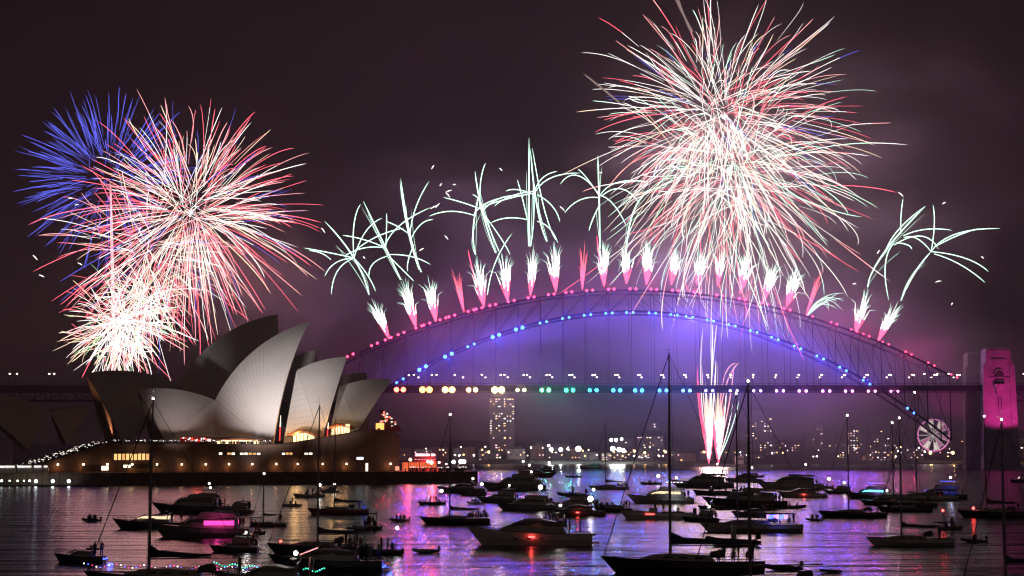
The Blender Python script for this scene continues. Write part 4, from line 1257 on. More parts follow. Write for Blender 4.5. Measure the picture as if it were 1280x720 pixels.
for pose in ('standing', 'raised', 'seated'):
    for ci, cm in enumerate(cloth):
        me = make_person_mesh(pose) if ci == 0 else PM[(pose, 0)].copy()
        me.materials.clear(); me.materials.append(cm); me.materials.append(skin_m)
        zt_ = max(v.co.z for v in me.vertices) - (.0 if pose != 'raised' else 0)
        zn = (.93 if pose != 'seated' else .50) + .57
        for p in me.polygons:
            p.use_smooth = True
            c = p.center
            p.material_index = 1 if (c.z > zn and abs(c.y) < .14) else 0
        PM[(pose, ci)] = me
prg = random.Random(5)
def person(world, pose, facing, label, group, ci=None):
    o = bpy.data.objects.new('person', PM[(pose, ci if ci is not None else prg.choice((0, 0, 1, 2, 3)))])
    o.location = world; o.rotation_euler = (0, 0, facing)
    col.objects.link(o)
    return tag(o, label, 'person', group)

# ================================================================ BOATS
hullm = {n: surf('hull_' + n, c, .35, var=.08, scale=.8) for n, c in (('white', (.42, .41, .40)), ('navy', (.03, .035, .06)), ('black', (.02, .02, .022)), ('red', (.22, .05, .04)), ('grey', (.13, .13, .14)), ('green', (.04, .09, .08)))}
gel = surf('gelcoat_deck', (.30, .29, .28), .5, var=.1)
glassb = surf('boat_glass', (.015, .017, .02), .08, spec=.6)
alu = surf('mast_alloy', (.16, .16, .17), .45, metal=.3)
wire = surf('rigging_wire', (.06, .06, .06), .5, metal=.5)
canvas = surf('sail_cover_canvas', (.03, .035, .06), .9, var=.2)
canvas2 = surf('bimini_canvas', (.05, .05, .055), .9, var=.2)
teak = surf('teak', (.22, .13, .07), .7, var=.2, scale=6)
rubber = surf('black_rubber', (.02, .02, .02), .7)
lampB = emit('boat_lamp_white', (1.0, .93, .86), 14.0)
lampR = emit('boat_lamp_red', (1.0, .06, .05), 9.0)
ledB = emit('led_blue', (.06, .10, 1.0), 5.0); ledP = emit('led_pink', (1.0, .05, .35), 2.2); ledG = emit('led_green', (.05, .85, .40), 3.0); ledW = emit('led_white', (.9, .92, 1.0), 4.0); ledV = emit('led_violet', (.45, .2, 1.0), 3.0); ledC = emit('led_cyan', (.1, .7, 1.0), 4.0)
cab_w = emit('cabin_glow', (1.0, .75, .45), 1.3)
LEDC = {'blue': ((.05, .10, 1), ledB), 'pink': ((1, .05, .35), ledP), 'green': ((.05, .9, .4), ledG), 'white': ((.9, .93, 1), ledW), 'violet': ((.5, .25, 1), ledV), 'cyan': ((.1, .7, 1), ledC), 'red': ((1, .06, .05), lampR), 'warm': ((1, .7, .4), cab_w)}

def sheer_z(t, fs, fb): return fs + (fb - fs) * t ** 1.7 - .06 * (fb) * math.sin(PI * t)
def beam_t(t, B, full=.5, stern=.85):
    k = max(0.0, (t - full) / (1 - full))
    return max(.012, B / 2 * (1 - k ** 2.3) * (stern + (1 - stern) * min(1, t / .35)))
def hull(L, B, fs, fb, mat, parent, rake=.08, chine=.8, full=.45, stern=.85, transom=0.03):
    rings = []
    n = 14
    for i in range(n + 1):
        t = i / n
        b = beam_t(t, B, full, stern); z = sheer_z(t, fs, fb)
        xs_ = -L / 2 + L * t
        xw = -L / 2 + L * transom * (1 - t) * 0 + L * (1 - rake) * t
        xm_ = xw + (xs_ - xw) * .55
        bw = b * chine * (1 - .25 * t * t)
        rings.append([(xs_, b, z), (xm_, (b * .96 + bw * .04) if t < .7 else b * .8 + bw * .2, z * .5), (xw, bw, 0), (xw * .98, bw * .4, -.35), (xw * .98, -bw * .4, -.35), (xw, -bw, 0), (xm_, -((b * .96 + bw * .04) if t < .7 else b * .8 + bw * .2), z * .5), (xs_, -b, z)])
    h = MB().loft(rings).build('hull', mat, parent)
    g = MB()
    for s in (-1, 1):
        g.tube([(-L / 2 + L * i / n, s * beam_t(i / n, B, full, stern), sheer_z(i / n, fs, fb) + .02) for i in range(n + 1)], .045, 5)
    g.build('gunwale', rubber, h)
    # boot stripe
    return h
def nav_lamp(parent, name, p, r, kind, power=0.0, world=None):
    c, m = LEDC.get(kind, ((1, .9, .8), lampB)) if kind != 'lamp' else ((1.0, .93, .86), lampB)
    o = MB().ball(p, r, n=8, m=5).build(name, m, parent, smooth=True)
    return o
def rail(parent, L, B, fs, fb, t0, t1, h=.6, full=.45, stern=.85, name='rail', n=6):
    m = MB()
    for s in (-1, 1):
        pts = []
        for i in range(n + 1):
            t = t0 + (t1 - t0) * i / n
            x = -L / 2 + L * t; b = beam_t(t, B, full, stern) * .96; z = sheer_z(t, fs, fb)
            m.tube([(x, s * b, z), (x, s * b, z + h)], .018, 4, caps=False)
            pts.append((x, s * b, z + h))
        m.tube(pts, .02, 4); m.tube([(x, y, z - h * .45) for x, y, z in pts], .012, 4)
    return m.build(name, wire, parent)

BOATS = {}
def boat_root(name, label, cat, px0, px1, ywl, bow, group=None, dy=0.0, turn=0.0):
    c = on_water((px0 + px1) / 2.0, ywl)
    L = (px1 - px0) * c.y / FPX / CP
    r = thing(name, label, cat, (c.x, c.y, 0), (PI if bow == 'L' else 0.0) + turn, group)
    return r, L, c
def to_world(r, p):
    a = r.rotation_euler.z
    return Vector((r.location.x + p[0] * math.cos(a) - p[1] * math.sin(a), r.location.y + p[0] * math.sin(a) + p[1] * math.cos(a), r.location.z + p[2]))
SHORT = {
 'black sailing yacht with a tall lamp-topped mast and crowd in the cockpit': 'black sailing yacht crowded at the cockpit',
 'near sailing yacht with a red bow light and people on its foredeck': 'near sailing yacht with the red bow light',
 'sailing yacht with a reddish hull and dark furled sail left of centre': 'sailing yacht with the reddish hull',
 'slim racing yacht with a tall thin mast and crew along its rail': 'slim racing yacht with a tall thin mast',
 'small dark boat close to the bow of the long dark party boat': 'small boat off the dark party boat\'s bow',
 'low yacht with a furled boom and frame over its stern, right-hand foreground': 'low yacht with a frame over its stern',
 'small cabin boat with two blue stern lamps near the bottom left corner': 'cabin boat with two blue stern lamps',
 'broad pale launch with a long red light along its side': 'broad pale launch with the long red light',
 'dark open boat with two people standing, beside the blue-lit cruiser': 'dark open boat beside the blue-lit cruiser',
 'flybridge cruiser with bright cabin lights left of the tallest mast': 'flybridge cruiser with bright cabin lights',
 'sleek motor yacht with a masthead lamp under the right-hand hillside': 'sleek motor yacht under the right-hand hillside',
 'small launch with white lamps right of the sleek motor yacht': 'launch right of the sleek motor yacht',
 'dark sailing yacht with a lamp-topped mast on the open water right of centre': 'dark sailing yacht alone right of centre',
 'small launch with two white lamps close under the right part of the podium': 'small launch under the podium\'s right part',
 'cruiser with a green light string and white deck lamp at the bottom left': 'cruiser with the green light string',
 'dark cruiser tucked against the stern of the big flybridge yacht under the podium': 'dark cruiser behind the big flybridge yacht\'s stern',
 'big dark flybridge yacht moored below the middle of the podium wall': 'big flybridge yacht below the podium wall',
 'biggest foreground yacht with the tallest mast and a long furled boom': 'biggest foreground yacht with the tallest mast',
 'broad dark cruiser with blue-lit stern at the bottom left of centre': 'broad dark cruiser with the blue-lit stern',
 'cruiser with stacked violet and cyan light strips behind the dark yacht': 'cruiser with violet and cyan light strips',
 'dark cruiser with white stern lamps in the middle of the fleet': 'dark cruiser in the middle of the fleet',
 'large beige express cruiser with a sweeping windscreen in the foreground middle': 'large beige express cruiser',
 'low cruiser with a red side light below the sleek motor yacht': 'low cruiser with a red side light',
 'foreground yacht cut by the bottom edge with blue and white lights along its rail': 'foreground yacht with lights along its rail',
 'white flybridge boat rafted beside the big one under the podium': 'white flybridge boat rafted under the podium',
 'grey flybridge boat overlapping the bow of the cruiser in mid fleet': 'grey flybridge boat in mid fleet',
 'white cruiser with a white deck lamp squeezed behind the domed cruiser': 'white cruiser behind the domed cruiser',
}
def ppl(r, spots, label, group, z):
    bl = r['label']; bl = SHORT.get(bl, bl)
    group = 'people aboard the ' + bl
    for (x, y, pose) in spots:
        label = 'person ' + {'standing': 'standing', 'raised': 'with arm raised', 'seated': 'sitting'}[pose] + ' aboard the ' + bl
        a = prg.uniform(-PI, PI) if pose != 'seated' else r.rotation_euler.z + (PI / 2 if y < 0 else -PI / 2)
        zz = z(x) if callable(z) else z
        person(to_world(r, (x, y, zz - (.08 if pose == 'seated' else 0))), pose, a, label, group)
def glow(r, p, color, power, rad=.25):
    w = to_world(r, p)
    point_light('boat_light', w, color, power, rad)

def sailing_yacht(label, px0, px1, ywl, mast_px, mast_top, bow='L', hullc='white', boom=True, lamp=True, people=0, plabel=None, bimini=False, hood=True, led=None, deck_lamp=None, turn=0.0, two=False, red=None, furled=True, spread=2, boom_len=.38):
    r, L, c = boat_root('sailing_yacht', label, 'sailing yacht', px0, px1, ywl, bow, turn=turn)
    B = L * .28; fs = L * .075; fb = L * .10
    hull(L, B, fs, fb, hullm[hullc], r, rake=.10, chine=.62, full=.40, stern=.72)
    mt = at(mast_px, mast_top, c.y)
    x_at_base = at(mast_px, ywl - 20, c.y).x
    mx = (c.x - x_at_base) if bow == 'L' else (x_at_base - c.x)
    mx = max(-L * .1, min(L * .25, mx))
    mh = mt.z
    dz = lambda x: sheer_z(max(0, min(1, (x + L / 2) / L)), fs, fb)
    # coachroof with windows
    rings = []
    for t, k, hh in ((.30, .55, .02), (.33, .60, .42), (.52, .58, .50), (.66, .42, .38), (.76, .22, .05)):
        x = -L / 2 + L * t; b = beam_t(t, B, .4, .72) * k; z = dz(x) - .03
        rings.append([(x, b, z), (x, b * .82, z + hh * L / 11), (x, -b * .82, z + hh * L / 11), (x, -b, z)])
    cr = MB().loft(rings).build('coachroof', gel, r)
    for s in (-1, 1):
        for t in (.40, .50, .59):
            x = -L / 2 + L * t; b = beam_t(t, B, .4, .72) * .535
            MB().box((x, s * b, dz(x) + .22 * L / 11), (L * .055, .03, .14)).build('window', glassb, cr)
    m = MB().tube([(mx, 0, .2), (mx, 0, mh * .6), (mx - .05, 0, mh)], [.105 + L * .003, .095 + L * .002, .06], 8).build('mast', alu, r)
    for k in range(spread):
        z = fs + (mh - fs) * (.42 + .27 * k)
        MB().tube([(mx - .12, -B * .28, z + .05), (mx, 0, z), (mx - .12, B * .28, z + .05)], .035, 5).build('spreader', alu, m)
    MB().tube([(mx - .05, 0, mh), (mx - .05, 0, mh + .9)], .012, 4).build('aerial', wire, m)
    MB().tube([(mx - .05, 0, mh + .3), (mx + .45, 0, mh + .34)], .014, 4).build('wind_vane', wire, m)
    if lamp:
        MB().ball((mx - .05, 0, mh + .12), max(.10, .00062 * c.y), n=8, m=5).build('masthead_lamp', lampB, m, smooth=True)
        glow(r, (mx - .05, 0, mh + .9), (1, .93, .86), 130)
    bz = dz(mx) + 1.05 + L * .02
    if boom:
        bl = L * boom_len
        bo = MB().tube([(mx - .1, 0, bz), (mx - .1 - bl, 0, bz + .12)], .07, 6).build('boom', alu, r)
        if furled:
            rings = []
            for i in range(8):
                t = i / 7
                hh = (.62 - .42 * t) * (L / 13) * (1.0 if i else 1.7); ww = .20 - .08 * t
                x = mx - .05 - bl * t
                rings.append([(x, ww * math.cos(a), bz + .08 + .12 * t + hh * .5 * (1 + math.sin(a)) + .03 * math.sin(7 * t)) for a in [2 * PI * q / 8 for q in range(8)]])
            MB().loft(rings).build('sail_cover', canvas, bo, smooth=True)
    st = [('forestay', (L / 2 - .25, 0, fb), (mx + .02, 0, mh - .3)), ('backstay', (-L / 2 + .15, 0, fs + .1), (mx - .05, 0, mh - .05))]
    for nm, a, b in st: MB().tube([a, b], .022 if nm != 'forestay' else .045, 4).build(nm, wire, r)
    for s in (-1, 1):
        z2_ = fs + (mh - fs) * (.42 + .27 * (spread - 1))
        MB().tube([(mx - .2, s * B * .46, dz(mx)), (mx - .12, s * B * .28, z2_ + .05), (mx - .03, 0, mh - .4)], .016, 4).build('shroud', wire, r)
    rail(r, L, B, fs, fb, .06, .97, .55, .40, .72, 'guard_rail', 8)
    pp = MB(); b_ = beam_t(.95, B, .4, .72)
    pp.tube([(L * .44, b_, fb), (L * .45, b_, fb + .65), (L * .505, 0, fb + .72), (L * .45, -b_, fb + .65), (L * .44, -b_, fb)], .02, 5); pp.build('pulpit', wire, r)
    if hood:
        rings = []
        for x, hh, k in ((-L * .17, .02, .9), (-L * .18, .55, .95), (-L * .24, .72, 1.0), (-L * .26, .70, 1.0)):
            z = dz(x) + .35; b = B * .27 * k
            rings.append([(x, b * math.cos(a), z + hh * math.sin(a)) for a in [PI * q / 8 for q in range(9)]])
        MB().loft(rings, closed=False, cap0=False, cap1=False).build('spray_hood', canvas2, r)
    MB().tube([(-L * .40, 0, fs - .1), (-L * .40, 0, fs + .7)], .06, 6).build('binnacle', alu, r)
    MB().tube([(-L * .385, .42 * math.cos(a), fs + .75 + .42 * math.sin(a)) for a in [2 * PI * q / 14 for q in range(15)]], .02, 4).build('wheel', alu, r)
    if bimini:
        m2 = MB(); z = fs + 2.0
        m2.loft([[(x, b, z + hh) for b, hh in ((-B * .4, 0), (-B * .2, .16), (B * .2, .16), (B * .4, 0), (B * .2, .12), (-B * .2, .12))] for x in (-L * .48, -L * .40, -L * .30)])
        bm = m2.build('bimini', canvas2, r)
        for x in (-L * .47, -L * .31):
            for s in (-1, 1): MB().tube([(x, s * B * .38, fs), (x, s * B * .4, z)], .02, 4).build('bimini_post', wire, bm)
    if led: led_string(r, L, B, fs, fb, led)
    if deck_lamp:
        x, z, k = deck_lamp
        nav_lamp(r, 'deck_lamp', (x * L, 0, dz(x * L) + z), max(.16, .0009 * c.y), k); glow(r, (x * L, 0, dz(x * L) + z + .5), LEDC[k][0] if k in LEDC else (1, .93, .86), 60)
    spots = []
    for i in range(people):
        x = -L * (.20 + .27 * (i + .5) / max(1, people)); y = (-1) ** i * B * .22
        spots.append((x, y, ('seated', 'standing', 'seated', 'raised')[i % 4] if people > 1 else 'standing'))
    ppl(r, spots, plabel or 'person in dark clothes in the cockpit of a sailing yacht', 'people aboard the ' + label, lambda x: dz(x) + .0)
    return r, L, c
def led_string(r, L, B, fs, fb, cols):
    n = 46
    pts = []
    for i in range(n + 1):
        t = i / n
        s = -1
        pts.append((-L / 2 + L * t, s * beam_t(t, B, .45, .8) * .95, sheer_z(t, fs, fb) + .55 + .14 * math.cos(t * 2 * PI * 6)))
    a = r.rotation_euler.z
    w = MB().tube(pts, .012, 4).build('light_string', wire, r)
    for q, cname in enumerate(cols):
        b = MB()
        for i in range(q, n + 1, len(cols)): b.ball(pts[i], .065, n=6, m=4)
        b.build('bulbs', LEDC[cname][1], w)

def motor_yacht(label, px0, px1, ywl, bow='L', hullc='white', kind='fly', lamp=True, people=0, led=None, red=False, arch=True, lampz=0.0, cat='motor yacht', name='motor_yacht', turn=0.0, hscale=1.0, lit=None, group=None, lamp_r=None, canopy=False, stern_led=None):
    r, L, c = boat_root(name, label, cat, px0, px1, ywl, bow, turn=turn, group=group)
    B = min(L * .33, 5.5); fs = L * .085 * hscale; fb = L * .135 * hscale
    hull(L, B, fs, fb, hullm[hullc], r, rake=.13, chine=.84, full=.42, stern=.92)
    dz = lambda x: sheer_z(max(0, min(1, (x + L / 2) / L)), fs, fb)
    H = L * (.105 if kind == 'fly' else .10) * hscale
    # superstructure: raked windscreen, window band, overhanging roof
    prof = ((.14, .02, .02), (.15, .90, .98), (.40, 1.0, 1.0), (.58, .95, .92), (.72, .05, .62)) if kind == 'fly' else ((.20, .02, .02), (.24, .75, .98), (.42, 1.05, 1.0), (.52, .98, .94), (.74, .06, .55))
    rings = []
    for t, hh, k in prof:
        x = -L / 2 + L * t; b = beam_t(t, B, .42, .92) * .80 * max(k, .6); z = dz(x) - .04
        rings.append([(x, b, z), (x + .0, b * .97, z + H * hh * .45), (x, b * .84, z + H * hh), (x, 0, z + H * hh * 1.06), (x, -b * .84, z + H * hh), (x, -b * .97, z + H * hh * .45), (x, -b, z)])
    cab = MB().loft(rings).build('cabin', gel, r, smooth=False)
    for s in (-1, 1):
        pts = []
        for t in (.20, .30, .40, .50, .58, .645):
            x = -L / 2 + L * t; b = beam_t(t, B, .42, .92) * .80 * (.985 if t < .5 else .95)
            top = H * (.86 if t < .55 else (.70 if t < .6 else .42)); bot = H * (.50 if t < .6 else .36)
            pts.append([(x, s * (b * .93 + .05), dz(x) + bot), (x, s * (b * .88 + .05), dz(x) + top)])
        MB().grid(pts + [], 0).build('window', LEDC[lit][1] if lit else glassb, cab)
    # windscreen
    ta, tb = (.60, .70) if kind == 'fly' else (.55, .71)
    ws = MB(); rows = []
    for t, hh in ((ta, .90 if kind == 'fly' else .95), (tb, .22)):
        x = -L / 2 + L * t + .06; b = beam_t(t, B, .42, .92) * .62
        rows.append([(x, -b, dz(x) + H * hh + .05), (x + .12, 0, dz(x) + H * hh + .12), (x, b, dz(x) + H * hh + .05)])
    ws.grid(rows).build('windscreen', glassb, cab)
    ztop = dz(-L * .1) + H * 1.05
    if kind == 'fly':
        fz = ztop
        rr = []
        for t, k in ((.10, .84), (.36, .86), (.52, .74)):
            x = -L / 2 + L * t; b = B * .5 * k
            rr.append([(x, b, fz - .05), (x, b, fz + .10), (x, -b, fz + .10), (x, -b, fz - .05)])
        fb_ = MB().loft(rr).build('flybridge', gel, r)
        for s in (-1, 1): MB().loft([[(-L / 2 + L * .14, s * B * .40, fz + .1), (-L / 2 + L * .14, s * B * .43, fz + .1), (-L / 2 + L * .14, s * B * .43, fz + .5), (-L / 2 + L * .14, s * B * .40, fz + .5)], [(-L / 2 + L * .52, s * B * .34, fz + .1), (-L / 2 + L * .52, s * B * .37, fz + .1), (-L / 2 + L * .48, s * B * .37, fz + .75), (-L / 2 + L * .48, s * B * .34, fz + .75)]]).build('coaming', gel, fb_)
        if arch or canopy:
            zc_ = fz + L * .10
            for x in (-L * .36, -L * .14):
                for s in (-1, 1): MB().tube([(x, s * B * .38, fz), (x - .2, s * B * .34, zc_)], .05, 5).build('canopy_post', alu, fb_)
            MB().loft([[(x, b, zc_ + h_) for b, h_ in ((-B * .40, 0), (-B * .2, .13), (B * .2, .13), (B * .40, 0), (B * .2, .06), (-B * .2, .06))] for x in (-L * .40, -L * .26, -L * .08)]).build('hard_top', canvas2, fb_)
            ztop = zc_ + .1
    else:
        am = MB()
        x = -L * .25
        am.tube([(x, B * .40, dz(x)), (x - L * .03, B * .36, dz(x) + H * 1.15), (x - L * .035, 0, dz(x) + H * 1.3), (x - L * .03, -B * .36, dz(x) + H * 1.15), (x, -B * .40, dz(x))], .09, 6)
        am.build('radar_arch', gel, r)
        if canopy: MB().loft([[(x_, b, dz(x_) + H * 1.15 + h_) for b, h_ in ((-B * .38, 0), (-B * .2, .15), (B * .2, .15), (B * .38, 0), (B * .2, .09), (-B * .2, .09))] for x_ in (-L * .42, -L * .3, -L * .15)]).build('bimini', canvas2, r)
        ztop = max(ztop, dz(x) + H * 1.3)
    mzt = ztop + L * .07 + lampz
    mast = MB().tube([(-L * .24, 0, ztop - .1), (-L * .25, 0, mzt)], .045, 5).build('signal_mast', alu, r)
    MB().ball((-L * .23, 0, ztop + .25), (.32, .32, .12), n=10, m=4).build('radar_dome', gel, mast)
    MB().tube([(-L * .27, B * .2, ztop - .1), (-L * .30, B * .2, ztop + L * .16)], .012, 4).build('whip_aerial', wire, mast)
    if lamp:
        MB().ball((-L * .25, 0, mzt + .1), lamp_r or max(.10, .0006 * c.y), n=8, m=5).build('mast_lamp', lampB, mast, smooth=True)
        glow(r, (-L * .25, 0, mzt + .8), (1, .93, .86), 110)
    rail(r, L, B, fs, fb, .58, .985, .6, .42, .92, 'bow_rail', 6)
    MB().box((-L / 2 - L * .025, 0, .28), (L * .07, B * .8, .10)).build('swim_platform', teak, r)
    sh_ = MB()
    for t in (.30, .40, .50, .60):
        x = -L / 2 + L * t
        for s in (-1, 1): sh_.box((x, s * (beam_t(t, B, .42, .92) * .985), fs * .62), (.5, .05, .14))
    sh_.build('porthole', glassb, r)
    if led:
        cname, where = led
        m = MB()
        if where == 'cabin':
            MB().box((-L * .20, -B * .425 * 1, dz(-L * .2) + H * .55), (L * .30, .08, H * .42)).build('led_panel', LEDC[cname][1], r)
            MB().box((-L * .20, B * .425 * 1, dz(-L * .2) + H * .55), (L * .30, .08, H * .42)).build('led_panel', LEDC[cname][1], r)
        elif where == 'stern':
            for s in (-.3, .3): MB().ball((-L / 2 - .08, s * B, .35), .13, n=8, m=5).build('stern_lamp', LEDC[cname][1], r)
        elif where == 'roof':
            for k in range(5): MB().box((-L * .34 + k * L * .055, -B * .36, ztop + .12), (L * .035, .06, .10)).build('led_strip', LEDC[cname][1], r)
        for s in (-1, 1):
            glow(r, (-L * .2, s * B * .75, dz(0) + H * .6) if where != 'stern' else (-L / 2 - .6, s * .4, .5), LEDC[cname][0], 90 if where != 'stern' else 40)
    if red:
        for s in (-1, 1): MB().box((-L * .02, s * (B * .5 + .03), fs * .75), (max(.25, L * .05), .06, .14)).build('side_lamp', lampR, r)
        for s in (-1, 1): glow(r, (-L * .02, s * (B * .5 + .5), fs * .75), (1, .06, .05), 30, .1)
    spots = []
    for i in range(people):
        x = -L * (.28 + .18 * (i + .5) / max(1, people)); y = (-1) ** i * B * .28
        spots.append((x, y, ('standing', 'raised', 'standing', 'seated')[i % 4]))
    ppl(r, spots, 'person in dark clothes on the after deck of a motor boat', 'people aboard the ' + label, lambda x: dz(x) - .02)
    return r, L, c
def dinghy(label, px0, px1, ywl, bow='L', people=0, motor=True, lamp=None, turn=0.0, cat='dinghy', group=None, console=False):
    r, L, c = boat_root('inflatable_dinghy', label, cat, px0, px1, ywl, bow, turn=turn, group=group)
    B = L * .44; tr = L * .065
    pts = [(-L / 2, B * .40, tr * .9), (0, B * .42, tr), (L * .28, B * .36, tr * 1.2), (L * .44, B * .16, tr * 1.7), (L * .48, 0, tr * 1.9), (L * .44, -B * .16, tr * 1.7), (L * .28, -B * .36, tr * 1.2), (0, -B * .42, tr), (-L / 2, -B * .40, tr * .9)]
    MB().tube(pts, [tr * .6] + [tr] * 7 + [tr * .6], 8).build('tube', surf('hypalon', (.06, .06, .065), .6), r, smooth=True)
    MB().loft([[(-L * .42, -B * .36, .05), (-L * .42, B * .36, .05), (-L * .42, B * .36, .12), (-L * .42, -B * .36, .12)], [(L * .36, -B * .2, .10), (L * .36, B * .2, .10), (L * .36, B * .2, .17), (L * .36, -B * .2, .17)]]).build('floor', gel, r)
    MB().box((-L * .43, 0, tr * 1.1), (.06, B * .7, tr * 1.6)).build('transom', teak, r)
    MB().box((-L * .05, 0, tr * 1.5), (L * .08, B * .75, .05)).build('seat', teak, r)
    if motor:
        o = MB().box((-L * .49, 0, tr * 3.0), (L * .10, L * .09, tr * 2.2), taper=.75).build('outboard_motor', rubber, r)
        MB().tube([(-L * .48, 0, tr * 2), (-L * .48, 0, -.3)], .06, 5).build('motor_leg', rubber, o)
        MB().tube([(-L * .46, 0, tr * 3.2), (-L * .34, .1, tr * 3.3)], .025, 4).build('tiller', rubber, o)
    if console:
        k = MB().box((-L * .02, 0, tr * 3.4), (L * .10, B * .32, tr * 4.4), taper=.8).build('console', gel, r)
        MB().loft([[(L * .02, -B * .15, tr * 5.4), (L * .02, B * .15, tr * 5.4), (L * .035, B * .15, tr * 5.4), (L * .035, -B * .15, tr * 5.4)], [(-L * .02, -B * .13, tr * 7.4), (-L * .02, B * .13, tr * 7.4), (-L * .005, B * .13, tr * 7.4), (-L * .005, -B * .13, tr * 7.4)]]).build('windscreen', glassb, k)
    if lamp:
        p = MB().tube([(-L * .40, 0, tr), (-L * .40, 0, tr + 1.3)], .02, 4).build('lamp_pole', alu, r)
        MB().ball((-L * .40, 0, tr + 1.35), max(.11, .0007 * c.y), n=8, m=5).build('stern_lamp', LEDC[lamp][1] if lamp in LEDC else lampB, p)
    sp = [(-L * .30 + L * .55 * (i + .5) / max(people, 1), (-1) ** i * B * .2, 'seated') for i in range(people)]
    ppl(r, sp, 'person in dark clothes sitting in a small inflatable boat', 'people aboard the ' + label, tr * .6)
    return r, L, c
def launch(label, px0, px1, ywl, bow='L', hullc='white', people=0, canopy=True, lamp=True, led=None, red=False, cat='launch', turn=0.0, lamp_kind='lamp'):
    """open day boat: hull, console, canopy on posts"""
    r, L, c = boat_root('day_boat', label, cat, px0, px1, ywl, bow, turn=turn)
    B = min(L * .34, 3.6); fs = L * .09; fb = L * .13
    hull(L, B, fs, fb, hullm[hullc], r, rake=.10, full=.5, stern=.9)
    dz = lambda x: sheer_z(max(0, min(1, (x + L / 2) / L)), fs, fb)
    k = MB().box((L * .04, 0, dz(0) + .35), (L * .12, B * .5, .9), taper=.85).build('console', gel, r)
    MB().loft([[(L * .09, -B * .26, dz(0) + .8), (L * .09, B * .26, dz(0) + .8), (L * .10, B * .26, dz(0) + .8), (L * .10, -B * .26, dz(0) + .8)], [(L * .03, -B * .22, dz(0) + 1.4), (L * .03, B * .22, dz(0) + 1.4), (L * .04, B * .22, dz(0) + 1.4), (L * .04, -B * .22, dz(0) + 1.4)]]).build('windscreen', glassb, k)
    for s in (-1, 1): MB().box((-L * .22, s * B * .32, dz(-L * .2) + .02), (L * .30, B * .16, .34)).build('bench', teak, r)
    zc_ = fs + 2.0
    if canopy:
        cn = MB().loft([[(x, b, zc_ + h_) for b, h_ in ((-B * .42, 0), (-B * .2, .14), (B * .2, .14), (B * .42, 0), (B * .2, .08), (-B * .2, .08))] for x in (-L * .36, -L * .14, L * .10)]).build('canopy', canvas2, r)
        for x in (-L * .34, L * .08):
            for s in (-1, 1): MB().tube([(x, s * B * .42, dz(x)), (x, s * B * .40, zc_)], .025, 4).build('canopy_post', wire, cn)
    rail(r, L, B, fs, fb, .70, .985, .45, .5, .9, 'bow_rail', 4)
    MB().box((-L * .52, 0, fs * .9), (L * .06, .4, fs * 1.5), taper=.8).build('outboard_motor', rubber, r)
    p = MB().tube([(-L * .38, 0, fs), (-L * .38, 0, zc_ + .5)], .025, 4).build('lamp_pole', alu, r)
    if lamp:
        MB().ball((-L * .38, 0, zc_ + .6), max(.13, .0008 * c.y), n=8, m=5).build('mast_lamp', LEDC[lamp_kind][1] if lamp_kind in LEDC else lampB, p, smooth=True)
        glow(r, (-L * .38, 0, zc_ + 1.3), LEDC[lamp_kind][0] if lamp_kind in LEDC else (1, .93, .86), 90)
    if led:
        for s in (-1, 1): MB().box((-L * .2, s * B * .46, dz(-L * .2) + .12), (L * .4, .05, .10)).build('led_strip', LEDC[led][1], r)
        glow(r, (-L * .45, 0, fs + .6), LEDC[led][0], 50)
    if red:
        for s in (-1, 1): MB().box((L * .1, s * (B * .5 + .04), fs * .8), (L * .12, .05, .12)).build('side_lamp', lampR, r)
    sp = [(-L * .34 + L * .40 * (i + .5) / max(people, 1), (-1) ** i * B * .24, ('seated', 'standing', 'raised', 'standing')[i % 4]) for i in range(people)]
    ppl(r, sp, 'person in dark clothes aboard an open day boat', 'people aboard the ' + label, lambda x: dz(x) - .05)
    return r, L, c

# ---- the fleet, from the left
motor_yacht('small cabin boat with two blue stern lamps near the bottom left corner', 68, 130, 703, 'L', 'black', 'express', lamp=False, people=2, led=('blue', 'stern'), canopy=True, cat='cabin boat', hscale=1.25)
dinghy('tiny dinghy full of people alone on the left-hand water', 103, 126, 652, 'L', people=4)
motor_yacht('long white-lit cruiser behind the pink-lit one at left', 141, 232, 661, 'L', 'navy', 'express', lamp=False, people=2, lit='warm')
motor_yacht('motor yacht with a row of bright pink lit windows', 190, 313, 671, 'L', 'grey', 'fly', lamp=False, people=3, led=('pink', 'cabin'), arch=False)
motor_yacht('big dark flybridge yacht moored below the middle of the podium wall', 190, 284, 641, 'L', 'navy', 'fly', people=6)
motor_yacht('dark cruiser tucked against the stern of the big flybridge yacht under the podium', 268, 316, 642, 'L', 'grey', 'fly', people=3, lamp=False)
sailing_yacht('very small yacht with a short mast and white masthead lamp', 312, 358, 658, 329, 593, 'L', 'grey', people=1, hood=False, spread=1)
launch('small launch with two white lamps close under the right part of the podium', 366, 404, 622, 'L', 'white', 3, True)
motor_yacht('little pale boat with one white lamp beside the sea wall', 400, 424, 616, 'L', 'white', 'fly', people=0, hscale=1.2)
sailing_yacht('sailing yacht with a reddish hull and dark furled sail left of centre', 384, 461, 643, 418, 524, 'L', 'red', people=3, lamp=False, boom_len=.45, deck_lamp=(-.42, .5, 'blue'))
sailing_yacht('near sailing yacht with a red bow light and people on its foredeck', 334, 458, 692, 397, 506, 'L', 'black', people=5, lamp=False, deck_lamp=(.36, .35, 'red'), boom_len=.46, bimini=True)
motor_yacht('broad dark cruiser with blue-lit stern at the bottom left of centre', 336, 478, 713, 'L', 'navy', 'express', lamp=False, people=4, led=('blue', 'stern'))
launch('dark open boat with two people standing, beside the blue-lit cruiser', 452, 502, 693, 'L', 'black', 3, False, lamp=True)
dinghy('empty black dinghy drifting alone left of the beige cruiser', 516, 549, 691, 'L', motor=True)
launch('small fishing boat with a leaning rod pole, four aboard', 522, 556, 631, 'L', 'black', 4, False, lamp=True)
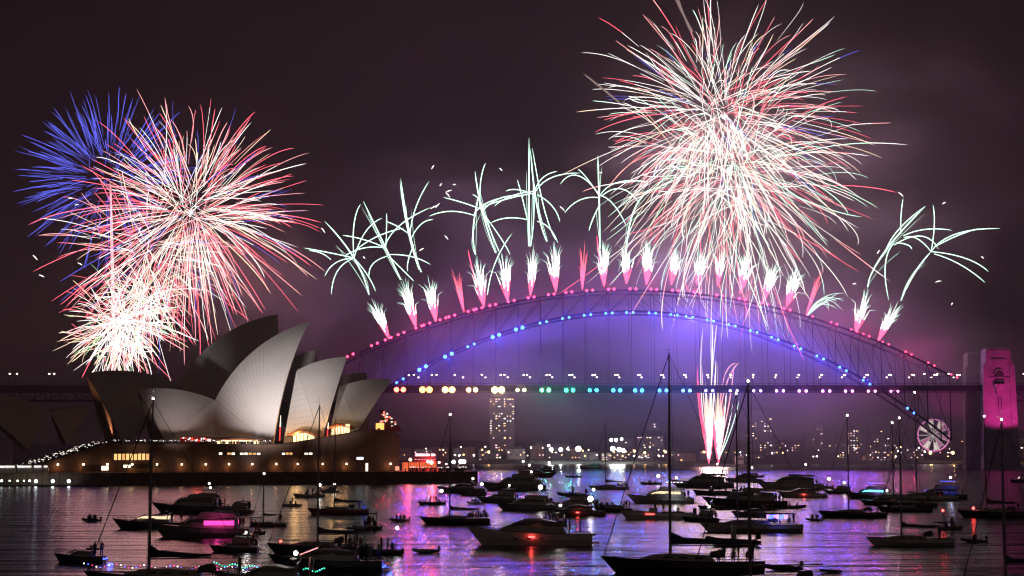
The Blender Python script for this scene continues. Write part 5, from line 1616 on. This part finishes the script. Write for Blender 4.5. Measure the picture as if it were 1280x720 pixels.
r_, L_, c_ = sailing_yacht('black sailing yacht with a tall lamp-topped mast and crowd in the cockpit', 525, 612, 655, 562, 519, 'L', 'black', people=7, boom_len=.42)
motor_yacht('long low cruiser moored near the tip of the promenade', 546, 606, 616, 'L', 'grey', 'express', people=3)
launch('small white-lamped launch against the side of the low cruiser', 574, 606, 620, 'L', 'grey', 3, True)
motor_yacht('domed cruiser behind the low cruiser at the promenade tip', 600, 682, 613, 'L', 'grey', 'fly', people=5, lamp=True, arch=True)
motor_yacht('far boat with a red mast light near the middle', 640, 696, 597, 'R', 'black', 'fly', people=4, lamp=True, arch=True, hscale=.9)
motor_yacht('dark cruiser with white stern lamps in the middle of the fleet', 620, 694, 638, 'L', 'grey', 'fly', people=6, lamp_r=.45, red=False)
motor_yacht('low dark speedboat beyond the beige cruiser', 684, 756, 645, 'L', 'grey', 'express', people=2, red=True, lamp_r=.5)
motor_yacht('large beige express cruiser with a sweeping windscreen in the foreground middle', 584, 738, 681, 'L', 'white', 'express', people=2, lamp=True, red=True, hscale=1.1)
dinghy('inflatable towed astern of the large beige cruiser', 722, 744, 671, 'R', people=0, motor=True)
dinghy('fast inflatable with people right of the middle fleet', 698, 733, 621, 'L', people=5, console=True, cat='inflatable boat')
motor_yacht('distant ferry with green lights near the far shore', 724, 752, 586.5, 'L', 'black', 'fly', lamp=False, led=('green', 'roof'), cat='ferry', name='ferry')
sailing_yacht('slim racing yacht with a tall thin mast and crew along its rail', 735, 786, 612, 757, 529, 'L', 'white', people=9, lamp=False, hood=False, boom_len=.48)
motor_yacht('flybridge cruiser with bright cabin lights left of the tallest mast', 784, 866, 629, 'L', 'white', 'fly', people=6, lit='warm', led=('white', 'roof'))
launch('broad pale launch with a long red light along its side', 775, 866, 649, 'L', 'white', 4, False, lamp=False, red=True)
motor_yacht('crowded charter boat far behind the tallest mast', 838, 916, 610, 'L', 'grey', 'fly', people=8, lamp=True)
launch('dark open launch in front of the crowded charter boat', 866, 917, 619, 'L', 'black', 5, True, lamp=False)
motor_yacht('sleek motor yacht with a masthead lamp under the right-hand hillside', 946, 1028, 612, 'L', 'white', 'fly', people=4, lamp=True, red=False)
motor_yacht('low cruiser with a red side light below the sleek motor yacht', 972, 1032, 622, 'L', 'white', 'express', people=3, red=True, lamp=False)
launch('small launch with white lamps right of the sleek motor yacht', 1010, 1040, 611, 'L', 'white', 3, False)
motor_yacht('long dark party boat beyond the catamaran', 878, 982, 635, 'L', 'black', 'fly', people=9, lamp=False, arch=True)
dinghy('tender with two people behind the long dark party boat', 978, 1007, 636, 'R', people=2)
launch('small dark boat close to the bow of the long dark party boat', 872, 912, 637, 'L', 'black', 2, False, lamp=False)
r_, L_, c_ = sailing_yacht('grey catamaran-like yacht with a violet-lit cabin', 874, 1001, 665, 922, 493, 'L', 'white', people=4, boom=False, hood=True, deck_lamp=None)
for k in range(4):
    MB().box((-L_ * (.19 + .05 * k), .9, 2.25), (L_ * .035, .08, .55)).build('led_panel', ledV if k % 2 else ledB, r_)
    MB().box((-L_ * (.19 + .05 * k), -.9, 2.25), (L_ * .035, .08, .55)).build('led_panel', ledB if k % 2 else ledV, r_)
hs = MB().loft([[(x, b, 2.7 + h_) for b, h_ in ((-1.7, 0), (-.8, .12), (.8, .12), (1.7, 0), (.8, .04), (-.8, .04))] for x in (-L_ * .42, -L_ * .25, -L_ * .08)]).build('hard_top', canvas2, r_)
for x in (-L_ * .40, -L_ * .10):
    for s in (-1.5, 1.5): MB().tube([(x, s, 1.2), (x, s, 2.7)], .04, 5).build('canopy_post', alu, hs)
for s in (-2.3, 2.3): glow(r_, (-L_ * .26, s, 2.3), (.2, .15, 1), 120)
dinghy('dinghy hanging alongside the big foreground yacht', 884, 948, 682, 'L', people=0, console=True)
sailing_yacht('biggest foreground yacht with the tallest mast and a long furled boom', 753, 952, 716, 838, 441, 'L', 'black', people=6, lamp=False, boom_len=.56, spread=3, plabel='person in dark clothes in the cockpit of the biggest foreground yacht')
sailing_yacht('foreground yacht mostly below the bottom edge with a tall lamp-topped mast', 862, 1062, 744, 938, 478, 'L', 'navy', people=0, lamp=True, boom_len=.44, spread=3, furled=False)
dinghy('small dinghy by the boom end at the bottom right of centre', 958, 1002, 713, 'L', motor=True)
dinghy('tiny rowing inflatable alone near the bottom edge right of the boom end', 1026, 1052, 716, 'L', motor=False)
sailing_yacht('dark sailing yacht with a lamp-topped mast on the open water right of centre', 1023, 1107, 647, 1061, 520, 'L', 'black', people=2, lamp=True, boom=False)
motor_yacht('cruiser with stacked violet and cyan light strips behind the dark yacht', 1056, 1114, 623, 'L', 'grey', 'fly', people=3, led=('violet', 'roof'), lamp=False, red=False, lit='cyan')
sailing_yacht('dark yacht right of the violet-lit cruiser, one bare mast', 1097, 1164, 640, 1117, 529, 'L', 'black', people=3, lamp=True, boom=False)
sailing_yacht('dark yacht moored just behind another, its mast slightly taller', 1104, 1170, 634, 1126, 523, 'L', 'navy', people=1, lamp=True, boom=False)
sailing_yacht('large yacht with the tallest mast on the right-hand side', 1112, 1196, 626, 1146, 491, 'L', 'white', people=2, lamp=True, boom=False, spread=3)
motor_yacht('motor yacht outlined with blue lights at right', 1136, 1206, 624, 'L', 'black', 'fly', people=3, led=('blue', 'roof'), lamp=True, red=True)
sailing_yacht('low yacht with a furled boom and frame over its stern, right-hand foreground', 1083, 1190, 682, 1127, 560, 'L', 'white', people=1, lamp=False, boom_len=.42, bimini=True, spread=1)
sailing_yacht('long dark yacht with red lamp at the right edge', 1197, 1290, 647, 1233, 521, 'L', 'black', people=3, lamp=True, deck_lamp=(.28, .5, 'red'), bimini=False)
dinghy('small orange-brown dinghy near the right edge', 1202, 1233, 678, 'L', people=1, motor=True)
sailing_yacht('black yacht cut by the bottom right corner', 1203, 1340, 735, 1257, 526, 'L', 'black', people=1, lamp=True, boom_len=.4)
launch('faint boat with a red light far off at the right edge', 1262, 1290, 603, 'L', 'black', 1, True, lamp=True, lamp_kind='red')
sailing_yacht('foreground yacht cut by the bottom edge with blue and white lights along its rail', 106, 316, 736, 186, 500, 'L', 'navy', people=2, lamp=True, led=('blue', 'white', 'pink'), boom_len=.36, spread=2)
motor_yacht('cruiser with a green light string and white deck lamp at the bottom left', 268, 402, 735, 'L', 'white', 'express', people=3, lamp=True, lamp_r=.2, hscale=1.1)
r_ = [o for o in bpy.data.objects if o.get('label', '').startswith('cruiser with a green light string')][0]
led_string(r_, (402 - 268) * r_.location.y / FPX, 3.6, .9, 1.5, ('green', 'green', 'cyan', 'green'))

# ---- more small craft packed between the larger boats
motor_yacht('white cruiser with a white deck lamp squeezed behind the domed cruiser', 628, 676, 604, 'L', 'white', 'express', people=3, lamp=True)
motor_yacht('grey flybridge boat overlapping the bow of the cruiser in mid fleet', 596, 650, 628, 'L', 'grey', 'fly', people=4, lamp=True, lamp_r=.2)
launch('low open launch crossing just above the beige cruiser', 660, 706, 656, 'L', 'white', 4, False, lamp=True)
motor_yacht('small cabin cruiser with violet light inboard of the speedboat', 690, 736, 634, 'L', 'white', 'fly', people=3, lamp=False, led=('violet', 'stern'))
launch('tiny open boat far out below the green ferry', 706, 726, 597, 'L', 'black', 2, False, lamp=True)
launch('small open boat with one lamp near the racing yacht stern', 800, 826, 606, 'L', 'grey', 2, True, lamp=True)
motor_yacht('pale cruiser half hidden behind the two foreground masts', 905, 952, 603, 'L', 'white', 'fly', people=3, lamp=True)
launch('little boat with a warm lamp far behind the sleek motor yacht', 934, 956, 597, 'R', 'grey', 2, False, lamp=True, lamp_kind='warm')
motor_yacht('dark express boat between the party boat and the catamaran', 914, 968, 646, 'L', 'grey', 'express', people=3, lamp=False)
motor_yacht('grey flybridge boat just left of the violet-lit cruiser', 1030, 1064, 617, 'L', 'grey', 'fly', people=3, lamp=True)
launch('open boat with a red lamp astern of the low furled yacht', 1176, 1204, 662, 'R', 'grey', 2, True, lamp=True, lamp_kind='red')
motor_yacht('white flybridge boat rafted beside the big one under the podium', 222, 276, 631, 'L', 'white', 'fly', people=4, lamp=True)
motor_yacht('grey cruiser rafted behind the pink-lit yacht', 236, 300, 655, 'L', 'grey', 'fly', people=3, lamp=False, lit='warm')
launch('small white tender near the sea wall left of the reddish yacht', 352, 376, 633, 'L', 'white', 2, False, lamp=False)
dinghy('inflatable with three people between the reddish yacht and the black yacht', 488, 512, 652, 'L', people=3)
dinghy('small inflatable with two people off the pale launch', 744, 766, 634, 'L', people=2)

dinghy('black inflatable with four people left of the domed cruiser', 584, 604, 630, 'L', people=4)
launch('dark open boat with a crowd just beyond the speedboat', 712, 746, 629, 'L', 'black', 5, False, lamp=True)
motor_yacht('black cruiser close behind the white-lamped speedboat', 742, 790, 640, 'L', 'black', 'express', people=3, lamp=False)
launch('small black boat astern of the charter boat', 914, 940, 615, 'L', 'black', 3, True, lamp=False)
motor_yacht('small dark cruiser seen between the two foreground yacht masts', 852, 898, 652, 'L', 'black', 'fly', people=4, lamp=True)
dinghy('dark dinghy with two people right of the catamaran stern', 1008, 1028, 651, 'L', people=2)
motor_yacht('black flybridge boat behind the dark yacht right of centre', 1076, 1120, 631, 'L', 'black', 'fly', people=4, lamp=True)
launch('dark day boat right of the pink-lit yacht', 300, 330, 668, 'L', 'black', 3, True, lamp=False)
motor_yacht('black cruiser left of the red-lamped near yacht', 262, 322, 690, 'L', 'black', 'fly', people=4, lamp=True)
launch('dark boat crowded with people below the reddish yacht', 440, 476, 662, 'L', 'black', 5, True, lamp=False)
motor_yacht('far dark cruiser under the wharf shed lamps', 664, 694, 590, 'L', 'black', 'fly', people=2, lamp=True)
